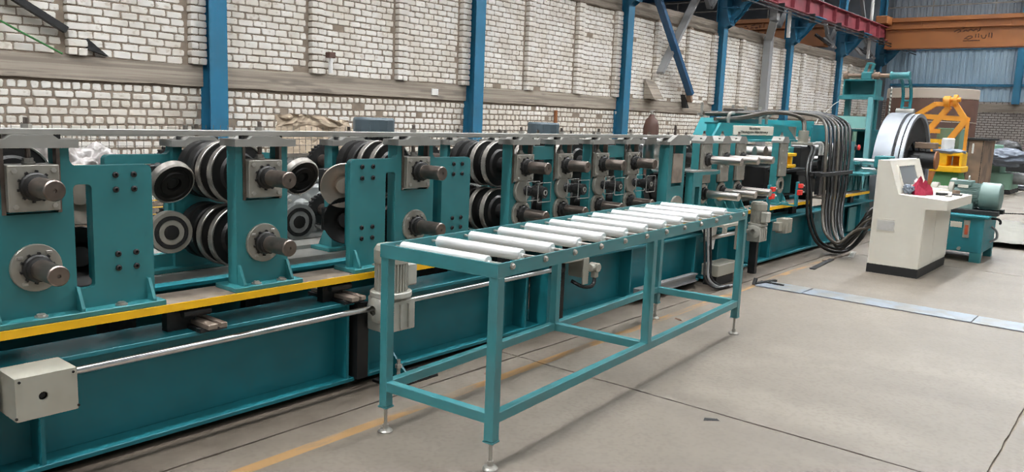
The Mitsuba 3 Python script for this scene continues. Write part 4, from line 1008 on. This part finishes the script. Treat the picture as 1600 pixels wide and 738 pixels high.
single('pallet_stack', [bx(18.6, 20, 3.8, 4.8, .0 + .11 * k, .08 + .11 * k) for k in range(4)], RUSTY, 'stack of grey boards below the brown orange box', 'board stack', smooth=False)

# yellow bench press
t = thing('bench_press', 'yellow machine head on a tapered green base behind the desk', 'press')
part(t, 'base', trimesh.convex.convex_hull(np.array([(17.7, 3.1, 0), (18.5, 3.1, 0), (17.7, 3.85, 0), (18.5, 3.85, 0), (17.9, 3.3, .8), (18.4, 3.3, .8), (17.9, 3.7, .8), (18.4, 3.7, .8)])), GREEN, False)
part(t, 'table', bx(17.75, 18.4, 3.22, 3.8, .8, .92, .015), YELLOW, False)
part(t, 'head', [bx(17.85, 18.35, 3.52, 3.74, .92, 1.18, .015), bx(17.85, 18.35, 3.25, 3.3, .92, 1.18, .01), bx(17.85, 18.35, 3.25, 3.74, 1.12, 1.2, .02), bx(18.33, 18.35, 3.3, 3.5, .92, 1.15)], YELLOW, False)
part(t, 'cover_cloth', ell((18.05, 3.52, 1.2), .25, .3, .06, 3, .3, 4), GREY_TARP, True)
part(t, 'motor', cy((18.1, 3.58, 1.2), (18.1, 3.58, 1.47), .12, 20, .02), WHITE)

t = thing('locker', 'brown rusty sheet locker behind the yellow machine', 'locker')
part(t, 'body', bx(22, 23.5, 3.58, 4.25, 0, 1.42, .006), RUSTY, False)
part(t, 'top', bx(21.95, 23.55, 3.5, 4.3, 1.42, 1.47), BLACK, False)
part(t, 'door_gap', [bx(21.99, 22.0, 3.9, 3.915, 0, 1.42), bx(21.99, 22.0, 3.59, 3.6, 0, 1.42)], BLACK, False)
part(t, 'notice', bx(21.985, 22.0, 3.78, 3.82, 1.1, 1.34), WHITE, False)
t = thing('green_machine', 'pale green machine under a grey cover at the right', 'machine')
part(t, 'housing', bx(25, 26, 3.62, 4.22, 0, 1.3, .02), GREEN_GREY, False)
part(t, 'bed', bx(24.8, 26.2, 3.3, 4.2, .1, .55, .02), GREEN_GREY, False)
part(t, 'base', bx(24.8, 26.3, 3.3, 4.2, 0, .12), BLACK, False)
part(t, 'hood', ell((25.6, 3.6, 1.15), .5, .35, .28, 3, .2, 2), BLACK, True)
part(t, 'motor', cy((25.2, 3.0, .42), (25.2, 3.5, .42), .16, 20, .02), CAST)
single('grey_cover', join(ell((24.8, 3.55, .98), .45, .55, .24, 4, .35, 3)), GREY_TARP, 'crumpled grey tarpaulin thrown over the green machine', 'tarpaulin', smooth=True)
for i, (x0, y0) in enumerate(((26.2, -1.5), (26.6, 1.0), (27.0, 3.2))):
    t = thing('sheet_stack', ['low stack of grey steel sheets on the floor nearest the right edge', 'low stack of grey steel sheets in the middle of the row', 'low stack of grey steel sheets beside the green machine'][i], 'sheet stack', 'stacks of steel sheets')
    for k in range(5):
        part(t, 'steel_sheet', bx(x0 + rng.uniform(-.1, .1), x0 + 6.5, y0 + rng.uniform(-.05, .05), y0 + 2.0, .03 + .022 * k, .046 + .022 * k), STRIP, False)
    part(t, 'bearer', [bx(x0 + d, x0 + d + .1, y0, y0 + 2, 0, .03) for d in (.6, 3, 5.6)], RUSTY, False)
single('dark_crate', bx(38, 41, 3.5, 5.6, 0, .75, .02), BLACK, 'dark low crate at the foot of the far gable', 'crate', smooth=False)

for i, (x, y, l, a) in enumerate(((3.9, 1.76, .045, -.9), (5.2, 2.75, .05, .1), (5.75, 2.95, .05, 1.0), (3.6, 3.1, .04, 2.0))):
    m = trimesh.convex.convex_hull(np.array([(-l, -.012, 0), (l, -.008, 0), (l * .7, .014, 0), (-l * .6, .01, 0), (-l * .8, 0, .012), (l * .7, .002, .009)])); m.apply_transform(trimesh.transformations.rotation_matrix(a, (0, 0, 1))); m.apply_translation((x, y, .001))
    single('metal_chip', m, BLACK if i < 2 else RUSTY, ['small dark chip on the open floor in front of the roller table', 'small dark chip on the floor under the far half of the roller table', 'small rusty chip on the worn orange line by the far rear table leg', 'small rusty chip on the worn orange line under the table'][i], 'metal chip', smooth=False)
single('loose_wire', tube([(13.0, 4.5, 1.64), (13.2, 4.5, 1.8), (13.6, 4.55, 1.85), (13.8, 4.5, 1.98), (14.0, 4.46, 2.05)], .006, 6, 6), WHITE, 'thin white wire looping from the press to the teal platform', 'wire')

# storage tank by the gable
t = thing('round_tank', 'large round brown tank with a beige top band in front of the gable', 'tank')
part(t, 'shell', cy((36, 7.9, 0), (36, 7.9, 2.85), 1.66, 72), BROWN)
part(t, 'top_band', cy((36, 7.9, 2.85), (36, 7.9, 3.25), 1.67, 72, .02), BEIGE)
part(t, 'seam', [lathe([(1.66, 0), (1.675, 0), (1.675, .03), (1.66, .03)], (36, 7.9, z), (0, 0, 1), 72) for z in (1.95,)], BEIGE)

# ================================================================== CONTROL DESK AND POWER PACK
t = thing('control_desk', 'cream control desk with sloping screen panel on a black plinth', 'control desk')
prof = Polygon([(2.53, .1), (2.53, 1.26), (2.41, 1.26), (2.285, .9), (1.795, .872), (1.795, .768), (2.0, .76), (2.01, .1)])
part(t, 'cabinet', yz(prof, 9.4, 10.7), CREAM, False)
part(t, 'plinth', bx(9.395, 10.705, 2.005, 2.535, 0, .1), BLACK, False)
part(t, 'door', bx(9.95, 10.68, 1.996, 2.012, .13, .745, .002), CREAM, False)
part(t, 'side_door', bx(9.42, 9.94, 1.998, 2.012, .13, .745, .002), CREAM, False)
lv = part(t, 'louvre_frame', [bx(9.392, 9.4, 2.285, 2.475, .48, .49), bx(9.392, 9.4, 2.285, 2.475, .61, .62), bx(9.392, 9.4, 2.285, 2.292, .48, .62), bx(9.392, 9.4, 2.468, 2.475, .48, .62)], CREAM, False)
for k in range(7):
    z = .493 + .0165 * k
    part(lv, 'slat', bx(9.386, 9.398, 2.29, 2.47, z, z + .009), WHITE, False)
# screen on the sloping face
sl = np.array([2.285 - 2.41, .9 - 1.26]); sl /= np.linalg.norm(sl); nn = np.array([sl[1], -sl[0]])
def on_slope(x0, x1, s0, s1, d0, d1):
    P = [(2.41 + sl[0] * s + nn[0] * d, 1.26 + sl[1] * s + nn[1] * d) for s, d in ((s0, d0), (s1, d0), (s1, d1), (s0, d1))]
    return yz(Polygon(P), x0, x1)
part(t, 'screen_bezel', [on_slope(9.62, 10.4, .05, .075, 0, .012), on_slope(9.62, 10.4, .3, .325, 0, .012), on_slope(9.62, 9.66, .05, .325, 0, .012), on_slope(10.36, 10.4, .05, .325, 0, .012)], CREAM, False)
part(t, 'screen', on_slope(9.66, 10.36, .075, .3, .001, .004), SCREEN, False)
# things lying on the desk
top = lambda y: .872 + (y - 1.795) * .057
single('red_cloth', drape(40, 40, lambda u, v: np.c_[9.62 + .4 * u + .03 * np.sin(9 * v), 2.26 - .2 * v + .02 * np.sin(8 * u), .892 + .15 * np.sin(math.pi * u) ** .7 * np.sin(math.pi * v) ** .7 * (.5 + .8 * np.abs(2 * meshkit.fbm(np.c_[u * 6, v * 5, u * 0], 4, 3) - 1) + .4 * meshkit.fbm(np.c_[u * 3, v * 3, u * 0], 2, 8))]), CLOTH_RED, 'crumpled red cloth bundle on the control desk', 'cloth', smooth=True)
single('white_rag', ell((9.85, 2.2, 1.0), .05, .05, .05, 3, .7, 6), CLOTH_WHITE, 'small white rag on top of the red cloth', 'rag', smooth=True)
single('grey_rag', ell((9.6, 2.24, .95), .07, .05, .05, 3, .7, 9), GREY_TARP, 'grey rag left of the red cloth on the desk', 'rag', smooth=True)
for i, (x, y, w, l, mt, lab) in enumerate(((10.05, 2.15, .1, .16, INK, 'dark patterned cloth folded on the desk'), (10.25, 2.0, .08, .14, WHITE, 'white paper slip on the desk'), (10.42, 2.1, .12, .18, PAPER, 'cream notebook on the desk'),
                                     (10.3, 1.88, .05, .1, BLACK, 'small black handset on the desk'), (10.0, 1.98, .03, .12, BLACK, 'black pen-like tool on the desk'), (10.5, 1.93, .06, .06, RUSTY, 'small brown tin on the desk'), (9.95, 1.9, .05, .08, RAIL, 'small grey tool on the desk'))):
    m = bx(-l / 2, l / 2, -w / 2, w / 2, 0, .018 + .012 * (i % 3), .003); m.apply_transform(trimesh.transformations.rotation_matrix(.5 * i, (0, 0, 1))); m.apply_translation((x, y, top(y) + .001))
    single('desk_item', m, mt, lab, 'desk item', smooth=False)

t = thing('power_pack', 'teal hydraulic tank with a green grey motor lying on top', 'power pack')
part(t, 'tank', bx(11.2, 12.05, 1.71, 2.45, .12, .56, .004), TEAL_DARK, False)
part(t, 'lid', bx(11.15, 12.1, 1.66, 2.5, .56, .585, .003), TEAL_DARK, False)
part(t, 'leg', bx(11.2, 11.3, 1.71, 1.83, 0, .12), TEAL, False)
part(t, 'leg', bx(11.95, 12.05, 1.71, 1.8, 0, .12), TEAL, False)
part(t, 'leg', bx(11.2, 11.3, 2.35, 2.45, 0, .12), TEAL, False)
part(t, 'level_gauge', [bx(11.185, 11.2, 1.86, 1.93, .3, .52, .003), ], BOX_GREY, False)
part(t, 'gauge_tube', bx(11.18, 11.187, 1.875, 1.912, .34, .46), GLASS_RED, False)
part(t, 'label_plate', bx(11.197, 11.2, 1.95, 2.08, .42, .49), PAPER, False)
part(t, 'drain_plug', cy((11.15, 1.95, .16), (11.2, 1.95, .16), .02, 14), BOLT)
part(t, 'side_pipe', tube([(11.7, 1.7, .42), (11.7, 1.64, .36), (11.7, 1.63, .28), (11.7, 1.7, .22)], .014, 8, 5), GREY_PIPE)
part(t, 'lifting_lug', [tube([(11.6, 1.7, .53), (11.6, 1.63, .53), (11.62, 1.6, .5), (11.6, 1.6, .47)], .014, 8, 5)], BLACK)
part(t, 'motor_rail', [bx(11.35, 11.47, 1.6, 2.3, .585, .64, .003), bx(11.72, 11.84, 1.6, 2.3, .585, .64, .003)], BLACK, False)
mo = part(t, 'motor_body', [ycyl(11.6, .81, 1.84, 2.14, .135, 32, .004), bx(11.42, 11.78, 1.9, 2.1, .64, .72)], MOTOR_GREEN)
for a in np.arange(36) * math.pi / 18:
    part(mo, 'cooling_fin', bar((11.6 + .142 * math.cos(a), 1.85, .81 + .142 * math.sin(a)), (11.6 + .142 * math.cos(a), 2.08, .81 + .142 * math.sin(a)), .006, .022, (math.cos(a), 0, math.sin(a))), MOTOR_GREEN, False)
part(t, 'fan_cover', lathe([(0, 0), (.15, 0), (.165, .012), (.17, .03), (.17, .22), (.14, .24), (0, .24)], (11.6, 1.62, .81), (0, 1, 0), 36), MOTOR_GREEN, 30)
part(t, 'terminal_box', bx(11.48, 11.72, 1.95, 2.2, .93, .99, .006), MOTOR_GREEN, False)
part(t, 'name_plate', bx(11.47, 11.475, 1.98, 2.1, .9, .94), PAPER, False)
part(t, 'pump_flange', [ycyl(11.6, .82, 2.14, 2.2, .19, 32, .008), ycyl(11.6, .82, 2.2, 2.34, .08, 20), ycyl(11.6, .82, 2.34, 2.42, .12, 24)], BOX_GREY)
part(t, 'eye_bolt', tube([(11.6 + .03 * math.cos(a), 2.0, 1.02 + .03 * math.sin(a)) for a in np.linspace(0, 2 * math.pi, 14)], .008, 6), BOLT)

single('white_tarpaulin', drape(50, 40, lambda u, v: np.c_[12.95 + 3.4 * u + .2 * v, 2.2 - 1.9 * v + .3 * u + .08 * np.sin(9 * u), .015 + .16 * meshkit.fbm(np.c_[u * 6, v * 5, u * 0], 4, 5) ** 2 + .1 * np.abs(2 * meshkit.fbm(np.c_[u * 3 + v, v * 4, u * 0], 3, 15) - 1)]), WHITE_TARP, 'white tarpaulin spread on the floor at the right edge', 'tarpaulin', smooth=True)
single('floor_cable', tube([(17.5, 3.2, .008), (18.6, 2.6, .008), (19.4, 1.6, .008), (20.5, .5, .008), (21.5, -1.0, .008)], .012, 6, 8), RUBBER, 'thin dark cable lying across the far floor', 'cable')

# ================================================================== BEHIND THE LINE
# wire mesh fence
def fence(x0, x1, y, label, mt):
    t = thing('mesh_fence', label, 'fence', 'wire mesh fence panels')
    for z in (1.105, .1):
        part(t, 'rail', bx(x0, x1, y, y + .04, z, z + .035), mt, False)
    for x in (x0, x1 - .03):
        part(t, 'post', bx(x, x + .03, y, y + .03, 0, 1.4), WIRE, False)
    part(t, 'wire_mesh', [cy((x, y + .02, .1), (x, y + .02, 1.4), .0025, 4) for x in np.arange(x0 + .06, x1, .07)] + [cy((x0, y + .015, z), (x1, y + .015, z), .0025, 4) for z in np.arange(1.22, 1.4, .06)], WIRE, False, kind='stuff')
    part(t, 'lower_mesh', [cy((x0, y + .015, z), (x1, y + .015, z), .004, 4) for z in np.arange(.16, 1.12, .06)], mt, False, kind='stuff')
for i, x in enumerate((1.5, 3.6, 5.7, 7.8)):
    fence(x, x + 2.05, 6.6, ['yellow railed wire mesh fence panel behind the first two stands', 'wire mesh fence panel in front of the tan tarpaulin', 'wire mesh fence panel behind the roller table', 'wire mesh fence panel behind the long-shaft stands'][i], YELLOW if i == 0 else WIRE)
def tarp_shape(u, v):
    q = np.c_[u * 4.5 + v * 1.5, v * 3.5 - u * 2, u * 0]
    fold = np.abs(2 * meshkit.fbm(q, 4, 11) - 1)
    big = np.abs(np.sin(5.5 * u + 3 * v + 2 * meshkit.fbm(q * .5, 2, 5)))
    return np.c_[4.78 + .98 * u + .03 * np.sin(9 * v) * (1 - u), 7.0 + .2 * v - .1 * fold * (.2 + v * v) - .03 * big * v, 1.1 + .42 * v + .05 * np.sin(4 * u + .6) * v - .05 * (1 - u) * v - .05 * fold * v]
single('tan_tarpaulin', join(drape(90, 80, tarp_shape), bx(5.0, 5.7, 7.1, 7.12, 1.05, 1.3)), CANVAS, 'tan tarpaulin hung over a load behind the fence', 'tarpaulin', smooth=40)
single('white_slab', bx(4.7, 5.9, 7.05, 7.33, 0, 1.1), WHITE, 'white slab standing below the tan tarpaulin behind the fence', 'slab', smooth=False)
single('tarp_load', bx(5.5, 5.92, 7.34, 7.9, 0, 1.4, .05), CANVAS, 'load covered by the tan tarpaulin', 'load', smooth=False)
single('wrap_bundle', [ell((2.5, 6.2, 1.0), .3, .25, .22, 4, .7, 21), ell((2.2, 6.25, 1.02), .35, .25, .24, 4, .7, 22)], PLASTIC, 'crinkled clear plastic wrap bundle behind the fence at left', 'plastic wrap', smooth=True)
single('pallet_pile', [bx(1.8, 2.75, 6.0, 6.5, .15 * k, .1 + .15 * k) for k in range(6)], RUSTY, 'wood boards under the plastic wrap', 'board stack', smooth=False)
t = thing('gas_bottle', 'brown hooded gas bottle standing before the brick wall left of the press', 'gas bottle')
part(t, 'bottle', lathe([(0, 0), (.19, 0), (.2, .02), (.2, 1.42), (.15, 1.6), (.07, 1.68), (.06, 1.74), (0, 1.74)], (18.4, 10.6, 0), (0, 0, 1), 28), BROWN, 30)
part(t, 'valve', [cy((18.4, 10.6, 1.74), (18.4, 10.6, 1.84), .03, 12), bar((18.3, 10.6, 1.82), (18.52, 10.6, 1.84), .03, .03)], BOLT)
single('wooden_prop', bx(15.9, 15.98, 11.85, 11.9, 0, 1.74), ORANGE_CRANE, 'orange timber prop against the lower wall', 'prop', smooth=False)
for i, (x, y) in enumerate(((11.5, 8.5), (7.6, 8.0))):
    single('pipe_rack', [cy((x, y, z), (x + 2.2, y, z), .045, 14) for z in (.5, .62, .74, .86, .98)] + [bx(x + .2, x + .26, y - .06, y + .06, 0, 1.05), bx(x + 1.9, x + 1.96, y - .06, y + .06, 0, 1.05)], BLACK, ['dark pipe rack behind the long-shaft stands', 'dark pipe rack behind the close stands'][i], 'pipe rack')
